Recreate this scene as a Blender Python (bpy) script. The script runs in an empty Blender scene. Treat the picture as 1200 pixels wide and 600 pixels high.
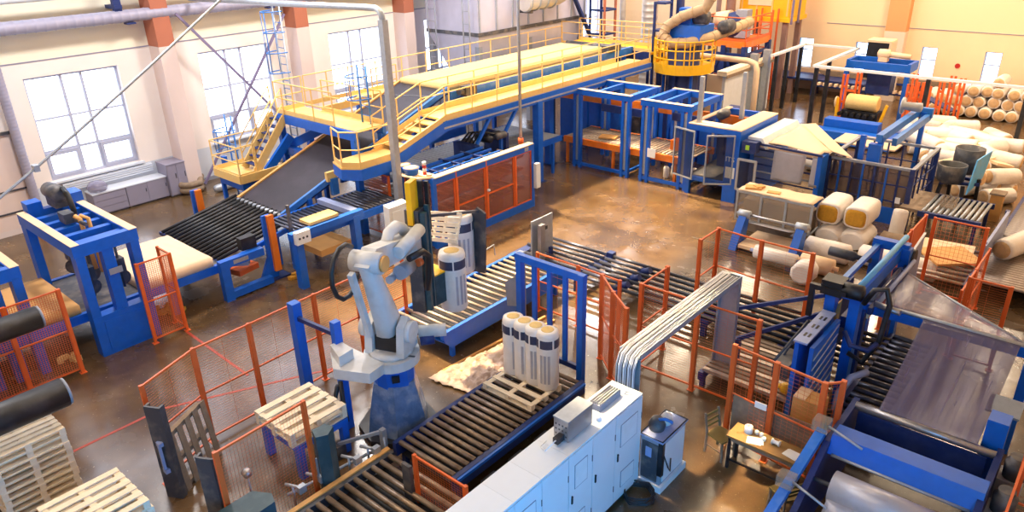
# Insulation factory hall seen from a high gallery. Units: metres; X runs along the cross
# conveyors, Y along the long window wall, Z up; the viewer stands at the origin at 9.5 m.
import bpy, math, random
from mathutils import Vector, Matrix
random.seed(7); JIT = random.Random(99)
PI = math.pi
scene = bpy.context.scene
COL = scene.collection

# ------------------------------------------------------------------ materials
def S(h):
    h = h.lstrip('#'); c = [int(h[i:i+2], 16)/255 for i in (0, 2, 4)]
    return tuple((x/12.92 if x <= .04045 else ((x+.055)/1.055)**2.4) for x in c)
def mat(name, col, rough=.5, metal=0., var=.18, scale=6., bump=0., bscale=40., dust=0., dustcol='#b9a893', alpha=1.):
    m = bpy.data.materials.new(name); m.use_nodes = True
    nt = m.node_tree; n = nt.nodes; L = nt.links
    b = n['Principled BSDF']; c = S(col)
    b.inputs['Roughness'].default_value = rough; b.inputs['Metallic'].default_value = metal
    if alpha < 1: b.inputs['Alpha'].default_value = alpha
    tc = n.new('ShaderNodeTexCoord')
    ns = n.new('ShaderNodeTexNoise'); ns.inputs['Scale'].default_value = scale; ns.inputs['Detail'].default_value = 5
    L.new(tc.outputs['Object'], ns.inputs['Vector'])
    mx = n.new('ShaderNodeMix'); mx.data_type = 'RGBA'
    mx.inputs[6].default_value = tuple(x*(1-var) for x in c)+(1,)
    mx.inputs[7].default_value = tuple(min(1, x*(1+var)) for x in c)+(1,)
    L.new(ns.outputs['Fac'], mx.inputs[0])
    out = mx.outputs[2]
    if dust > 0:
        n2 = n.new('ShaderNodeTexNoise'); n2.inputs['Scale'].default_value = scale*.6; n2.inputs['Detail'].default_value = 8
        L.new(tc.outputs['Object'], n2.inputs['Vector'])
        rp = n.new('ShaderNodeMapRange'); rp.inputs[1].default_value = .48; rp.inputs[2].default_value = .72
        rp.inputs[3].default_value = 0; rp.inputs[4].default_value = dust
        L.new(n2.outputs['Fac'], rp.inputs[0])
        m2 = n.new('ShaderNodeMix'); m2.data_type = 'RGBA'
        L.new(rp.outputs[0], m2.inputs[0]); L.new(out, m2.inputs[6]); m2.inputs[7].default_value = S(dustcol)+(1,)
        out = m2.outputs[2]
    L.new(out, b.inputs['Base Color'])
    if bump > 0:
        n3 = n.new('ShaderNodeTexNoise'); n3.inputs['Scale'].default_value = bscale; n3.inputs['Detail'].default_value = 4
        L.new(tc.outputs['Object'], n3.inputs['Vector'])
        bp = n.new('ShaderNodeBump'); bp.inputs['Strength'].default_value = bump; bp.inputs['Distance'].default_value = .02
        L.new(n3.outputs['Fac'], bp.inputs['Height']); L.new(bp.outputs[0], b.inputs['Normal'])
    return m
M = {}
M['blue'] = mat('blue machine paint', '#035cc6', .42, dust=.1, dustcol='#5f7fb4')
M['blue2'] = mat('bright blue rail paint', '#2a72c4', .4, dust=.2, dustcol='#9db6d8')
M['navy'] = mat('dark navy paint', '#122a66', .5, dust=.25, dustcol='#55608c')
M['orange'] = mat('orange fence paint', '#dd6429', .45, var=.12)
M['wire'] = mat('orange wire', '#d4672f', .5, var=.05)
M['orange2'] = mat('orange beam paint', '#ee7a1c', .45, dust=.2)
M['yellow'] = mat('yellow rail paint', '#e6bd70', .5, var=.1, dust=.25, dustcol='#d9c79a')
M['yellow2'] = mat('yellow safety paint', '#f0b613', .45, var=.1)
M['black'] = mat('black rubber', '#15161b', .45, dust=.3, dustcol='#4a4a55')
M['roller'] = mat('worn steel roller', '#b5a595', .36, .35, dust=.5, dustcol='#5b4331', scale=9)
M['rollerdk'] = mat('dark steel roller', '#5a5f70', .3, .6, dust=.4, dustcol='#7b6c5a', scale=9)
M['belt'] = mat('dark brown conveyor belt', '#2a2530', .5, var=.3, scale=2.5, bump=.15, dust=.3, dustcol='#4a4350')
M['steel'] = mat('brushed steel', '#a9a9ad', .35, .75, dust=.2)
M['galv'] = mat('galvanised steel', '#aab0b8', .45, .55, var=.2, scale=9)
M['greypaint'] = mat('grey paint', '#8d93a0', .5, dust=.25)
M['dgrey'] = mat('dark grey steel', '#3d3f47', .5, dust=.3)
M['wood'] = mat('pale pallet wood', '#f2dcc0', .75, var=.22, scale=7, bump=.25)
M['woodold'] = mat('weathered wood', '#8b7763', .8, var=.4, scale=7, bump=.3)
M['ply'] = mat('kraft board', '#d59f5b', .7, var=.15, scale=3)
M['wool'] = mat('yellow mineral wool', '#e6c684', .95, var=.15, scale=14, bump=.7, bscale=60)
M['wool2'] = mat('golden mineral wool', '#c9952f', .95, var=.25, scale=14, bump=.7, bscale=60)
M['wooltan'] = mat('tan mineral wool core', '#d6b183', .95, var=.2, scale=14, bump=.6)
M['wrap'] = mat('white printed film wrap', '#e6ded6', .4, var=.12, scale=5, bump=.5, bscale=14)
M['print'] = mat('dark printed band', '#3a3d55', .45, var=.3, scale=20)
M['foil'] = mat('grey foil sheet', '#b2b0b8', .35, .25, var=.15, scale=5, bump=.2, bscale=12)
M['cream'] = mat('cream sheet', '#e8c9a4', .7, var=.08, scale=3)
M['white'] = mat('white enamel', '#dfe3e6', .4, var=.06, dust=.12)
M['cab'] = mat('light grey cabinet paint', '#d9dee2', .38, var=.05, scale=2, dust=.1)
M['robot'] = mat('light robot enamel', '#c6c8c9', .4, var=.1, dust=.45, dustcol='#9a9690', scale=5)
M['paper'] = mat('white paper', '#f2f0ea', .7, var=.03)
M['lam'] = mat('lilac grey laminate', '#8f8a9c', .45, var=.08, scale=4)
M['lamtop'] = mat('white worktop', '#d8dde6', .4, var=.05)
M['tabletop'] = mat('brown wooden tabletop', '#93703f', .5, var=.25, scale=5)
M['chairseat'] = mat('olive worn chair seat', '#8d7438', .6, var=.25)
M['glassy'] = mat('dirty machine glazing', '#2b3140', .08, 0, var=.3, alpha=.35)
M['screen'] = mat('pale display', '#dfe8ee', .2, var=.02)
M['purplepaint'] = mat('lilac blue plate', '#8f9cc4', .45, dust=.15)
M['cyanplate'] = mat('sky blue plate', '#5fb0ea', .45, dust=.15)
M['red'] = mat('red plastic', '#b3221d', .4)
M['green'] = mat('lime indicator', '#a4d43a', .4)
M['brownbeam'] = mat('brown column paint', '#b0674c', .6, var=.15, scale=2)
M['teal'] = mat('dark teal rubber pad', '#23424d', .5, dust=.35, dustcol='#5f7a80')
M['silver'] = mat('spiral duct metal', '#c8c4c0', .38, .55, var=.15, scale=3)
M['filter'] = mat('lavender grey sheet metal', '#b3b2c6', .5, .05, var=.15, scale=2)
M['clearbox'] = mat('dusty clear panel', '#b5a48f', .15, 0, var=.15, alpha=.38)
M['darkmesh'] = mat('dark guard mesh', '#4c4248', .3, 0, var=.3, alpha=.6)
M['pipegrey'] = mat('violet grey duct sheet', '#a09cae', .5, .1, var=.1, scale=3)
M['pedfilm'] = mat('creased blue film wrap', '#5c7aa6', .25, .1, var=.4, scale=5, bump=.8, bscale=12, dust=.5, dustcol='#b9c6dc')
M['rollerworn'] = mat('rusty worn roller', '#93816f', .36, .4, dust=.6, dustcol='#4c3a2e', scale=10)
M['heap'] = mat('dusty crumpled film', '#b39a8c', .3, var=.35, scale=6, bump=.8, bscale=16)
M['hose'] = mat('tan ribbed hose', '#b59a78', .7)
M['mud'] = mat('mauve brown column paint', '#8d6f66', .6)
M['brace'] = mat('grey violet brace paint', '#7a7090', .5)
def tinted(name, col, a, rough=.2):
    m = mat(name, col, rough, var=.25, scale=3, alpha=a); return m
M['orangeglass'] = tinted('orange tinted guard panel', '#9c5a4c', .48, .2)
def film(name, col, a):
    m = mat(name, col, .2, var=.15, scale=2.5, bump=.5, bscale=9)
    nt = m.node_tree; n = nt.nodes; L = nt.links
    b = n['Principled BSDF']
    tc = n.new('ShaderNodeTexCoord'); mp = n.new('ShaderNodeMapping'); mp.inputs['Scale'].default_value = (9, .5, .5)
    L.new(tc.outputs['Object'], mp.inputs['Vector'])
    ns = n.new('ShaderNodeTexNoise'); ns.inputs['Scale'].default_value = 1.6; ns.inputs['Detail'].default_value = 6
    L.new(mp.outputs[0], ns.inputs['Vector'])
    r = n.new('ShaderNodeMapRange'); r.inputs[1].default_value = .35; r.inputs[2].default_value = .7
    r.inputs[3].default_value = a-.07; r.inputs[4].default_value = a+.1
    L.new(ns.outputs['Fac'], r.inputs[0]); L.new(r.outputs[0], b.inputs['Alpha'])
    return m
M['film'] = film('clear stretch film', '#8f86a0', .48)
M['filmlow'] = film('hanging clear film', '#6f6884', .6)

def floor_material():
    m = bpy.data.materials.new('sealed concrete'); m.use_nodes = True
    nt = m.node_tree; n = nt.nodes; L = nt.links; b = n['Principled BSDF']
    tc = n.new('ShaderNodeTexCoord')
    def noise(s, d=6, dist=0):
        x = n.new('ShaderNodeTexNoise'); x.inputs['Scale'].default_value = s; x.inputs['Detail'].default_value = d
        x.inputs['Distortion'].default_value = dist
        L.new(tc.outputs['Object'], x.inputs['Vector']); return x
    def mixc(f, a, bcol):
        x = n.new('ShaderNodeMix'); x.data_type = 'RGBA'; L.new(f, x.inputs[0])
        for s, v in ((6, a), (7, bcol)):
            if isinstance(v, tuple): x.inputs[s].default_value = v+(1,)
            else: L.new(v, x.inputs[s])
        return x.outputs[2]
    def rng(o, a, bb, c=0., d=1.):
        r = n.new('ShaderNodeMapRange'); r.inputs[1].default_value = a; r.inputs[2].default_value = bb
        r.inputs[3].default_value = c; r.inputs[4].default_value = d; L.new(o, r.inputs[0]); return r.outputs[0]
    c = mixc(rng(noise(.45, 6, .6).outputs['Fac'], .3, .7), S('#4a3826'), S('#6c5438'))
    c = mixc(rng(noise(1.6, 10, .2).outputs['Fac'], .5, .8, 0, .4), c, S('#8f724d'))
    c = mixc(rng(noise(1.7, 11, .1).outputs['Fac'], .5, .8, 0, .35), c, S('#33251b'))
    c = mixc(rng(noise(16, 3).outputs['Fac'], .68, .76, 0, .6), c, S('#d8c39a'))
    b.inputs['IOR'].default_value = 1.75
    c = mixc(rng(noise(60, 2).outputs['Fac'], .7, .76, 0, .5), c, S('#e6d9bd'))
    L.new(c, b.inputs['Base Color'])
    L.new(rng(noise(.9, 9, .2).outputs['Fac'], .3, .75, .13, .33), b.inputs['Roughness'])
    bp = n.new('ShaderNodeBump'); bp.inputs['Strength'].default_value = .08; bp.inputs['Distance'].default_value = .02
    L.new(noise(7, 6).outputs['Fac'], bp.inputs['Height']); L.new(bp.outputs[0], b.inputs['Normal'])
    return m
M['floor'] = floor_material()
def wall_material(name, low, mid, high, zl, zh):
    m = mat(name, mid, .75, var=.05, scale=1.2); nt = m.node_tree; n = nt.nodes; L = nt.links; b = n['Principled BSDF']
    g = n.new('ShaderNodeNewGeometry'); sx = n.new('ShaderNodeSeparateXYZ'); L.new(g.outputs['Position'], sx.inputs[0])
    src = b.inputs['Base Color'].links[0].from_socket
    for z, col, gt in ((zl, low, False), (zh, high, True)):
        mt = n.new('ShaderNodeMath'); mt.operation = 'GREATER_THAN' if gt else 'LESS_THAN'; mt.inputs[1].default_value = z
        L.new(sx.outputs['Z'], mt.inputs[0])
        mx = n.new('ShaderNodeMix'); mx.data_type = 'RGBA'; L.new(mt.outputs[0], mx.inputs[0]); L.new(src, mx.inputs[6])
        mx.inputs[7].default_value = S(col)+(1,); src = mx.outputs[2]
    L.new(src, b.inputs['Base Color']); return m
M['wallL'] = wall_material('painted window wall', '#c8ccd4', '#f0e4da', '#f0e6cc', 1.35, 5.55)
M['wallF'] = wall_material('painted end wall', '#d9b48f', '#efd3ac', '#f0d6ae', 1.2, 3.75)
M['pil'] = wall_material('painted pilaster', '#d9cbc6', '#dcc8c0', '#b06a50', .2, 5.55)
M['pilF'] = wall_material('painted end pilaster', '#dcc9b6', '#dcc9b6', '#d89a66', .2, 3.6)
M['sash'] = mat('white window sash', '#b4b8cc', .4, var=.03)
M['redline'] = mat('worn red floor paint', '#a8402a', .4, var=.3)

# ------------------------------------------------------------------ mesh builder
class MB:
    def __init__(s): s.v = []; s.f = []; s.sm = []
    def add(s, vs, fs, smooth=False):
        o = len(s.v); s.v += [tuple(p) for p in vs]
        s.f += [tuple(i+o for i in f) for f in fs]; s.sm += [smooth]*len(fs); return s
    def box(s, x0, y0, z0, x1, y1, z1):
        if x0 > x1: x0, x1 = x1, x0
        if y0 > y1: y0, y1 = y1, y0
        if z0 > z1: z0, z1 = z1, z0
        j = lambda: JIT.uniform(0, .0012)      # faces of neighbouring boxes never lie in one plane
        x0 -= j(); y0 -= j(); z0 += j()*.5; x1 += j(); y1 += j(); z1 += j()
        return s.add([(x, y, z) for z in (z0, z1) for y in (y0, y1) for x in (x0, x1)],
                     [(0, 2, 3, 1), (4, 5, 7, 6), (0, 1, 5, 4), (2, 6, 7, 3), (0, 4, 6, 2), (1, 3, 7, 5)])
    def cb(s, cx, cy, cz, sx, sy, sz, rz=0., rx=0., ry=0.):
        R = Matrix.Rotation(rz, 3, 'Z') @ Matrix.Rotation(ry, 3, 'Y') @ Matrix.Rotation(rx, 3, 'X'); c = Vector((cx, cy, cz))
        t = MB().box(-sx/2, -sy/2, -sz/2, sx/2, sy/2, sz/2)
        return s.add([c+R@Vector(p) for p in t.v], t.f)
    def bar(s, a, b, w, h=None, up=(0, 0, 1)):
        a = Vector(a); b = Vector(b); h = h or w; d = (b-a).normalized(); u = Vector(up)
        if abs(d.dot(u)) > .98: u = Vector((0, 1, 0))
        r = d.cross(u).normalized(); u = r.cross(d).normalized()
        vs = [p+r*(i*w/2)+u*(j*h/2) for p in (a, b) for (i, j) in ((-1, -1), (1, -1), (1, 1), (-1, 1))]
        return s.add(vs, [(0, 1, 2, 3), (7, 6, 5, 4), (0, 4, 5, 1), (1, 5, 6, 2), (2, 6, 7, 3), (3, 7, 4, 0)])
    def tube(s, a, b, r, n=12, r2=None, cap=True):
        a = Vector(a); b = Vector(b); d = (b-a).normalized(); u = Vector((0, 0, 1)) if abs(d.z) < .9 else Vector((1, 0, 0))
        e = d.cross(u).normalized(); k = d.cross(e).normalized(); r2 = r if r2 is None else r2
        vs = [p+(e*math.cos(t)+k*math.sin(t))*q for p, q in ((a, r), (b, r2)) for t in [2*PI*i/n for i in range(n)]]
        s.add(vs, [(i, (i+1) % n, n+(i+1) % n, n+i) for i in range(n)], True)
        if cap:
            o = len(s.v)-2*n
            s.f += [tuple(o+i for i in reversed(range(n))), tuple(o+n+i for i in range(n))]; s.sm += [False, False]
        return s
    def path(s, pts, r, n=8, closed=False):
        P = [Vector(p) for p in pts]; m = len(P); rings = []; pe = None
        for i, p in enumerate(P):
            d = (P[(i+1) % m]-P[i-1]) if closed else (P[min(i+1, m-1)]-P[max(i-1, 0)])
            d = d.normalized() if d.length > 1e-9 else Vector((0, 0, 1))
            if pe is None:
                u = Vector((0, 0, 1)) if abs(d.z) < .9 else Vector((1, 0, 0)); e = d.cross(u).normalized()
            else: e = (pe-d*pe.dot(d)).normalized()
            pe = e; k = d.cross(e)
            rings.append([p+(e*math.cos(2*PI*j/n)+k*math.sin(2*PI*j/n))*r for j in range(n)])
        vs = [q for rg in rings for q in rg]; fs = []
        for i in range(m if closed else m-1):
            a = i*n; b = ((i+1) % m)*n
            fs += [(a+j, a+(j+1) % n, b+(j+1) % n, b+j) for j in range(n)]
        s.add(vs, fs, True)
        if not closed:
            o = len(s.v)-len(vs)
            s.f += [tuple(o+j for j in reversed(range(n))), tuple(o+(m-1)*n+j for j in range(n))]; s.sm += [False, False]
        return s
    def lathe(s, c, prof, n=24, axis='Z', smooth=True):
        c = Vector(c); vs = []
        for r, z in prof:
            for i in range(n):
                t = 2*PI*i/n; p = (r*math.cos(t), r*math.sin(t), z)
                if axis == 'X': p = (p[2], p[0], p[1])
                elif axis == 'Y': p = (p[1], p[2], p[0])
                vs.append(c+Vector(p))
        m = len(prof)
        fs = [(k*n+i, k*n+(i+1) % n, (k+1)*n+(i+1) % n, (k+1)*n+i) for k in range(m-1) for i in range(n)]
        s.add(vs, fs, smooth); o = len(s.v)-len(vs)
        s.f += [tuple(o+i for i in reversed(range(n))), tuple(o+(m-1)*n+i for i in range(n))]; s.sm += [False, False]
        return s
    def prism(s, pts, vec):
        P = [Vector(p) for p in pts]; v = Vector(vec); n = len(P)
        return s.add(P+[p+v for p in P], [tuple(reversed(range(n))), tuple(n+i for i in range(n))]+[(i, (i+1) % n, n+(i+1) % n, n+i) for i in range(n)])
    def sheet(s, a, b, c, d, nu=12, nv=12, fn=None, th=.006):
        a, b, c, d = map(Vector, (a, b, c, d)); nrm = (b-a).cross(d-a).normalized(); top = []
        for j in range(nv+1):
            for i in range(nu+1):
                u = i/nu; w = j/nv; p = (a*(1-u)+b*u)*(1-w)+(d*(1-u)+c*u)*w
                if fn: p = p+Vector(fn(u, w))
                top.append(p)
        q = (nu+1)*(nv+1); vs = top+[p-nrm*th for p in top]; fs = []
        for j in range(nv):
            for i in range(nu):
                k = j*(nu+1)+i; fs.append((k, k+1, k+nu+2, k+nu+1)); fs.append((q+k, q+k+nu+1, q+k+nu+2, q+k+1))
        rim = list(range(nu+1))+[j*(nu+1)+nu for j in range(1, nv+1)]+[nv*(nu+1)+i for i in range(nu-1, -1, -1)]+[j*(nu+1) for j in range(nv-1, 0, -1)]
        for i, k in enumerate(rim):
            k2 = rim[(i+1) % len(rim)]; fs.append((k, q+k, q+k2, k2))
        return s.add(vs, fs, True)
    def wires(s, o, u, v, nu, nv, r=.003):
        o = Vector(o); u = Vector(u); v = Vector(v)
        for i in range(nu+1): p = o+u*(i/nu); s.tube(p, p+v, r, 4, cap=False)
        for j in range(nv+1): p = o+v*(j/nv); s.tube(p, p+u, r, 4, cap=False)
        return s

def mesh(name, mb, m, off=(0, 0, 0)):
    me = bpy.data.meshes.new(name); o = Vector(off)
    me.from_pydata([tuple(Vector(p)-o) for p in mb.v], [], mb.f)
    me.polygons.foreach_set('use_smooth', mb.sm); me.materials.append(M[m] if isinstance(m, str) else m); me.update()
    return me
def tag(o, label, cat, group=None, kind=None):
    o['label'] = label; o['category'] = cat
    if group: o['group'] = group
    if kind: o['kind'] = kind
    return o
ORG = {}
def T(name, label, cat, loc=(0, 0, 0), group=None):
    o = bpy.data.objects.new(name, None); COL.objects.link(o); o.location = loc; ORG[o.name] = Vector(loc); o.empty_display_size = .2
    return tag(o, label, cat, group)
def P(name, mb, m, parent, label=None):
    off = ORG[parent.name]; o = bpy.data.objects.new(name, mesh(name, mb, m, off)); COL.objects.link(o)
    o.parent = parent; ORG[o.name] = off
    if label: o['label'] = label
    return o
def solo(name, mb, m, label, cat, group=None, kind=None):
    xs = [p[0] for p in mb.v]; ys = [p[1] for p in mb.v]; zs = [p[2] for p in mb.v]
    off = ((min(xs)+max(xs))/2, (min(ys)+max(ys))/2, min(zs))
    o = bpy.data.objects.new(name, mesh(name, mb, m, off)); COL.objects.link(o); o.location = off; ORG[o.name] = Vector(off)
    return tag(o, label, cat, group, kind)
def struct(name, mb, m, parent=None):
    o = bpy.data.objects.new(name, mesh(name, mb, m)); COL.objects.link(o); ORG[o.name] = Vector((0, 0, 0))
    o['kind'] = 'structure'
    if parent: o.parent = parent
    return o
def kids(o): return [c for c in bpy.data.objects if c.parent == o]
KID = {}
def dup(root, loc, rotz=0., label=None, group=None):
    def ch(o):
        if o.name not in KID: KID[o.name] = kids(o)
        return KID[o.name]
    def cp(o, par):
        c = o.copy(); COL.objects.link(c); c.parent = par
        for k in ch(o): cp(k, c)
        return c
    r = cp(root, None); r.location = loc; r.rotation_euler = (0, 0, rotz); ORG[r.name] = Vector(loc)
    if label: r['label'] = label
    if group: r['group'] = group
    return r
def share(name, src, parent, delta):   # a part that repeats: same mesh, moved by delta inside its thing
    o = bpy.data.objects.new(name, src.data); COL.objects.link(o); o.parent = parent
    o.location = Vector(src.location)+Vector(delta); ORG[o.name] = ORG[parent.name]; return o
def rollers(parent, first_a, first_b, r, step, n, m, n_side=10, name='roller'):
    a = P(name, MB().tube(first_a, first_b, r, n_side), m, parent)
    for i in range(1, n): share(name, a, parent, Vector(step)*i)
    return a
# ------------------------------------------------------------------ camera, light
PITCH, ROLL, YAW, FPX = .427519335, -.027076906, -.72491352, 869.054
d = Vector((math.sin(YAW)*math.cos(PITCH), math.cos(YAW)*math.cos(PITCH), -math.sin(PITCH)))
r = Vector((math.cos(YAW), -math.sin(YAW), 0)); u = r.cross(d)
r2 = r*math.cos(ROLL)+u*math.sin(ROLL); u2 = -r*math.sin(ROLL)+u*math.cos(ROLL)
cd = bpy.data.cameras.new('camera'); cam = bpy.data.objects.new('camera', cd); COL.objects.link(cam)
mw = Matrix((r2, u2, -d)).transposed().to_4x4(); mw.translation = (0, 0, 9.5); cam.matrix_world = mw
cd.sensor_width = 36; cd.lens = FPX/1200*36; cd.clip_end = 200; scene.camera = cam
scene.view_settings.view_transform = 'Standard'; scene.view_settings.look = 'None'
scene.view_settings.gamma = 1; scene.view_settings.use_curve_mapping = False; scene.view_settings.exposure = 0.0

BLUE_FILL = (.05, 2.7, 6.8, 1)
w = bpy.data.worlds.new('daylight'); scene.world = w; w.use_nodes = True
wt = w.node_tree; bg = wt.nodes['Background']; bg.inputs[1].default_value = 1.0
tc = wt.nodes.new('ShaderNodeTexCoord'); sp = wt.nodes.new('ShaderNodeSeparateXYZ'); wt.links.new(tc.outputs['Generated'], sp.inputs[0])
mr = wt.nodes.new('ShaderNodeMapRange'); mr.inputs[1].default_value = -.5; mr.inputs[2].default_value = .5; wt.links.new(sp.outputs['X'], mr.inputs[0])
mx = wt.nodes.new('ShaderNodeMix'); mx.data_type = 'RGBA'; wt.links.new(mr.outputs[0], mx.inputs[0])
mx.inputs[6].default_value = (3.6, 3.9, 4.6, 1)      # bright overcast sky behind the window wall
mx.inputs[7].default_value = BLUE_FILL                # blue sky fill added on the unseen viewer's side
wt.links.new(mx.outputs[2], bg.inputs[0])
def area(name, loc, tgt, sx, sy, power, col, spread=None):
    l = bpy.data.lights.new(name, 'AREA'); l.shape = 'RECTANGLE'; l.size = sx; l.size_y = sy; l.energy = power; l.color = col
    if spread: l.spread = spread
    o = bpy.data.objects.new(name, l); COL.objects.link(o); o.location = loc
    o.rotation_euler = (Vector(tgt)-Vector(loc)).to_track_quat('-Z', 'Y').to_euler(); return o
WARM = (1., .77, .51)
LAMPS = {(-22, 8): 950, (-22, 16): 950, (-22, 24): 850, (-22, 32): 750, (-12, 3): 380, (-6, 4): 160, (-24, 40): 500,  # the two nearest the viewer are fill lamps added to warm the tops
         (-16.5, 8): 90, (-16.5, 16): 260, (-16.5, 24): 420, (-16.5, 32): 700, (-16.5, 40): 620,
         (-11.5, 8): 250, (-9.5, 16): 170, (-9.5, 24): 420, (-9.5, 32): 700, (-9.5, 40): 680,
         (-4, 27): 260, (-3, 32): 620, (-3, 40): 600}
for (x, y), pw in LAMPS.items(): area('bay_fill_lamp', (x, y, 11.6), (x, y, 0), 1.5, 1.5, pw, (1., .95, .92) if x < -20 else ((1., .78, .55) if y > 28 else WARM))
# slanting warm daylight through the roof lights over the middle of the hall
def beam(fx, fy, wx, wy, pw): area('roof_light', (fx-6.7, fy, 12.2), (fx, fy, 0), wy, wx, pw, (1., .74, .42), math.radians(5))
beam(-10.2, 17.5, 11.0, 16.0, 2500); beam(-3.9, 10.2, 1.9, 4.2, 130)

# ------------------------------------------------------------------ the hall
XW, YF, ZC = -28.6, 44., 12.4
struct('floor', MB().box(XW-.4, -2.4, -.2, 1.7, YF+.4, 0), 'floor')
WIN = [(8.05, 11.15), (14.2, 17.3), (20.35, 23.5), (26.15, 29.3), (32.3, 35.4), (38.4, 41.5)]
mb = MB(); y0 = -2.4
for a, b in WIN:
    mb.box(XW-.4, y0, 0, XW, a, 8.4); mb.box(XW-.4, y0, 12.1, XW, a, ZC); mb.box(XW-.4, a, 0, XW, b, 1.45); mb.box(XW-.4, a, 5.03, XW, b, 8.4); mb.box(XW-.4, a, 12.1, XW, b, ZC); y0 = b
mb.box(XW-.4, y0, 0, XW, YF, 8.4); mb.box(XW-.4, y0, 12.1, XW, YF, ZC); struct('wall_left', mb, 'wallL')
for i, (a, b) in enumerate(WIN):
    fr = MB(); z0, z1 = 1.45, 5.03; x0, x1 = XW-.26, XW-.16; w3 = (b-a)
    fr.box(x0, a, z0, x1, a+.08, z1); fr.box(x0, b-.08, z0, x1, b, z1); fr.box(x0, a, z1-.08, x1, b, z1); fr.box(x0, a, z0, x1, b, z0+.1)
    m1, m2 = a+w3*.385, a+w3*.6
    for m_ in (m1, m2): fr.box(x0, m_-.045, z0, x1, m_+.045, z1)
    fr.box(x0, a, 3.55, x1, b, 3.61); fr.box(x0, a, 2.42, x1, b, 2.5)
    wf = struct('window_%d' % (i+1), fr, 'sash')
    for (p, q) in ((a+.08, m1-.045), (m2+.045, b-.08)):
        cs = MB(); cs.box(x0+.02, p, z0+.1, x1+.045, p+.1, 2.42); cs.box(x0+.02, q-.1, z0+.1, x1+.045, q, 2.42)
        cs.box(x0+.02, p, z0+.1, x1+.04, q, z0+.2); cs.box(x0+.02, p, 2.3, x1+.04, q, 2.42)
        struct('casement', cs, 'sash', wf)
    hi = MB()
    for q in (0, .5, 1, 1.5, 2): hi.box(x0, a+(w3-.09)*q, 8.4, x1, a+(w3-.09)*q+.09, 12.1)
    hi.box(x0+.01, a, 10.2, x1-.01, a+6.1, 10.3)
    struct('clerestory', hi, 'sash', wf)
    struct('window_sill', MB().box(XW-.2, a-.1, 1.38, XW+.14, b+.1, 1.45), 'lamtop', wf)
for i, y in enumerate((12.4, 18.25, 24.2, 30.3, 36.4)):
    struct('trim_%d' % (i+1), MB().box(XW, y, 0, -27.8, y+.62, ZC), 'pil')
# end wall with five narrow windows
EW = [(-19.6, -18.85), (-16.45, -15.6), (-13.3, -12.55), (-9.95, -9.2), (-7.05, -6.3)]
mb = MB(); x0 = XW
for a, b in EW:
    mb.box(x0, YF, 0, a, YF+.4, ZC); mb.box(a, YF, 0, b, YF+.4, 1.2); mb.box(a, YF, 2.85, b, YF+.4, ZC); x0 = b
mb.box(x0, YF, 0, 1.7, YF+.4, ZC); struct('wall_far', mb, 'wallF')
for i, (a, b) in enumerate(EW):
    f = MB(); 
    for xx in (a, b-.05): f.box(xx, YF+.12, 1.2, xx+.05, YF+.2, 2.85)
    for zz in (1.2, 2.17, 2.8): f.box(a, YF+.12, zz, b, YF+.2, zz+.06)
    struct('window_%d' % (i+7), f, 'sash')
struct('trim_6', MB().box(-11.75, YF-.6, 0, -10.75, YF, ZC), 'pilF')
struct('trim_7', MB().box(-4.45, YF-.6, 0, -3.6, YF, ZC), 'pilF')
struct('ceiling', MB().box(XW-.4, -2.4, ZC, 1.7, YF+.4, ZC+.2), 'greypaint')
struct('light_block_right', MB().box(1.5, 5.6, 0, 1.7, YF+.4, ZC).box(1.5, -2.4, 8.5, 1.7, 5.6, ZC), 'wallF')  # unseen wall added to keep the blue fill off the right side
struct('light_block_near', MB().box(XW-.4, -2.4, 0, 1.7, -2.2, ZC), 'wallF')  # unseen wall added behind the viewer to narrow the blue fill
struct('trim_9', MB().box(XW, 2, 5.53, XW+.02, YF, 5.57), 'lam')
struct('trim_10', MB().box(-15, YF-.02, 3.72, 1.5, YF, 3.76), 'lam')
struct('baseboard_left', MB().box(XW, 7.6, 0, XW+.03, YF, .15), 'greypaint')
# sliding door at the near end of the window wall
dr = struct('door_1', MB().box(XW, 1.0, 0, XW+.12, 7.3, 3.4), 'pil')
mb = MB()
for z in (.75, 1.5): mb.box(XW+.12, 1.0, z, XW+.16, 7.3, z+.05)
mb.box(XW+.12, 7.2, 0, XW+.2, 7.35, 3.4); mb.box(XW+.12, 1.0, 3.4, XW+.2, 7.35, 3.5)
struct('door_frame', mb, 'dgrey', dr)
# worn red lines painted on the floor
mb = MB()
for a, b in (((-14.6, 3.0), (-14.6, 4.9)), ((-17.4, 6.9), (-14.3, 6.8)), ((-14.6, 4.9), (-12.9, 8.4))):
    mb.bar((a[0], a[1], .002), (b[0], b[1], .002), .07, .004)
struct('floor_marking', mb, 'redline')
struct('floor_drain', MB().box(-10.2, 20.25, 0, -7.6, 20.29, .006), 'dgrey')

# ducts, poles and braces on the window side
mb = MB(); pr = []
yy = 2.
while yy < 36: pr += [(.21, yy), (.222, yy+.03), (.21, yy+.06)]; yy += .3
mb.lathe((-27.95, 0, 6.72), pr, 20, 'Y')
t = T('spiral_duct', 'long round spiral duct running under the roof along the window wall', 'duct', (-27.95, 2, 6.72)); P('duct_pipe', mb, 'pipegrey', t)
for k in range(6):
    P('hanger', MB().box(-28.6, 5.6+k*5.6, 6.98, -27.8, 5.85+k*5.6, 7.1).box(-28.05, 5.6+k*5.6, 6.9, -27.85, 5.85+k*5.6, 8.2).box(-28.1, 5.9+k*5.6, 6.44, -27.8, 6.2+k*5.6, 6.5), 'navy', t)
solo('upper_pipe', MB().tube((-27.71, 2, 7.55), (-27.71, 34, 7.55), .1, 12), 'white', 'thin white pipe running above the long round duct', 'pipe')
mb = MB(); pr = []; z = 0.4
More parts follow.
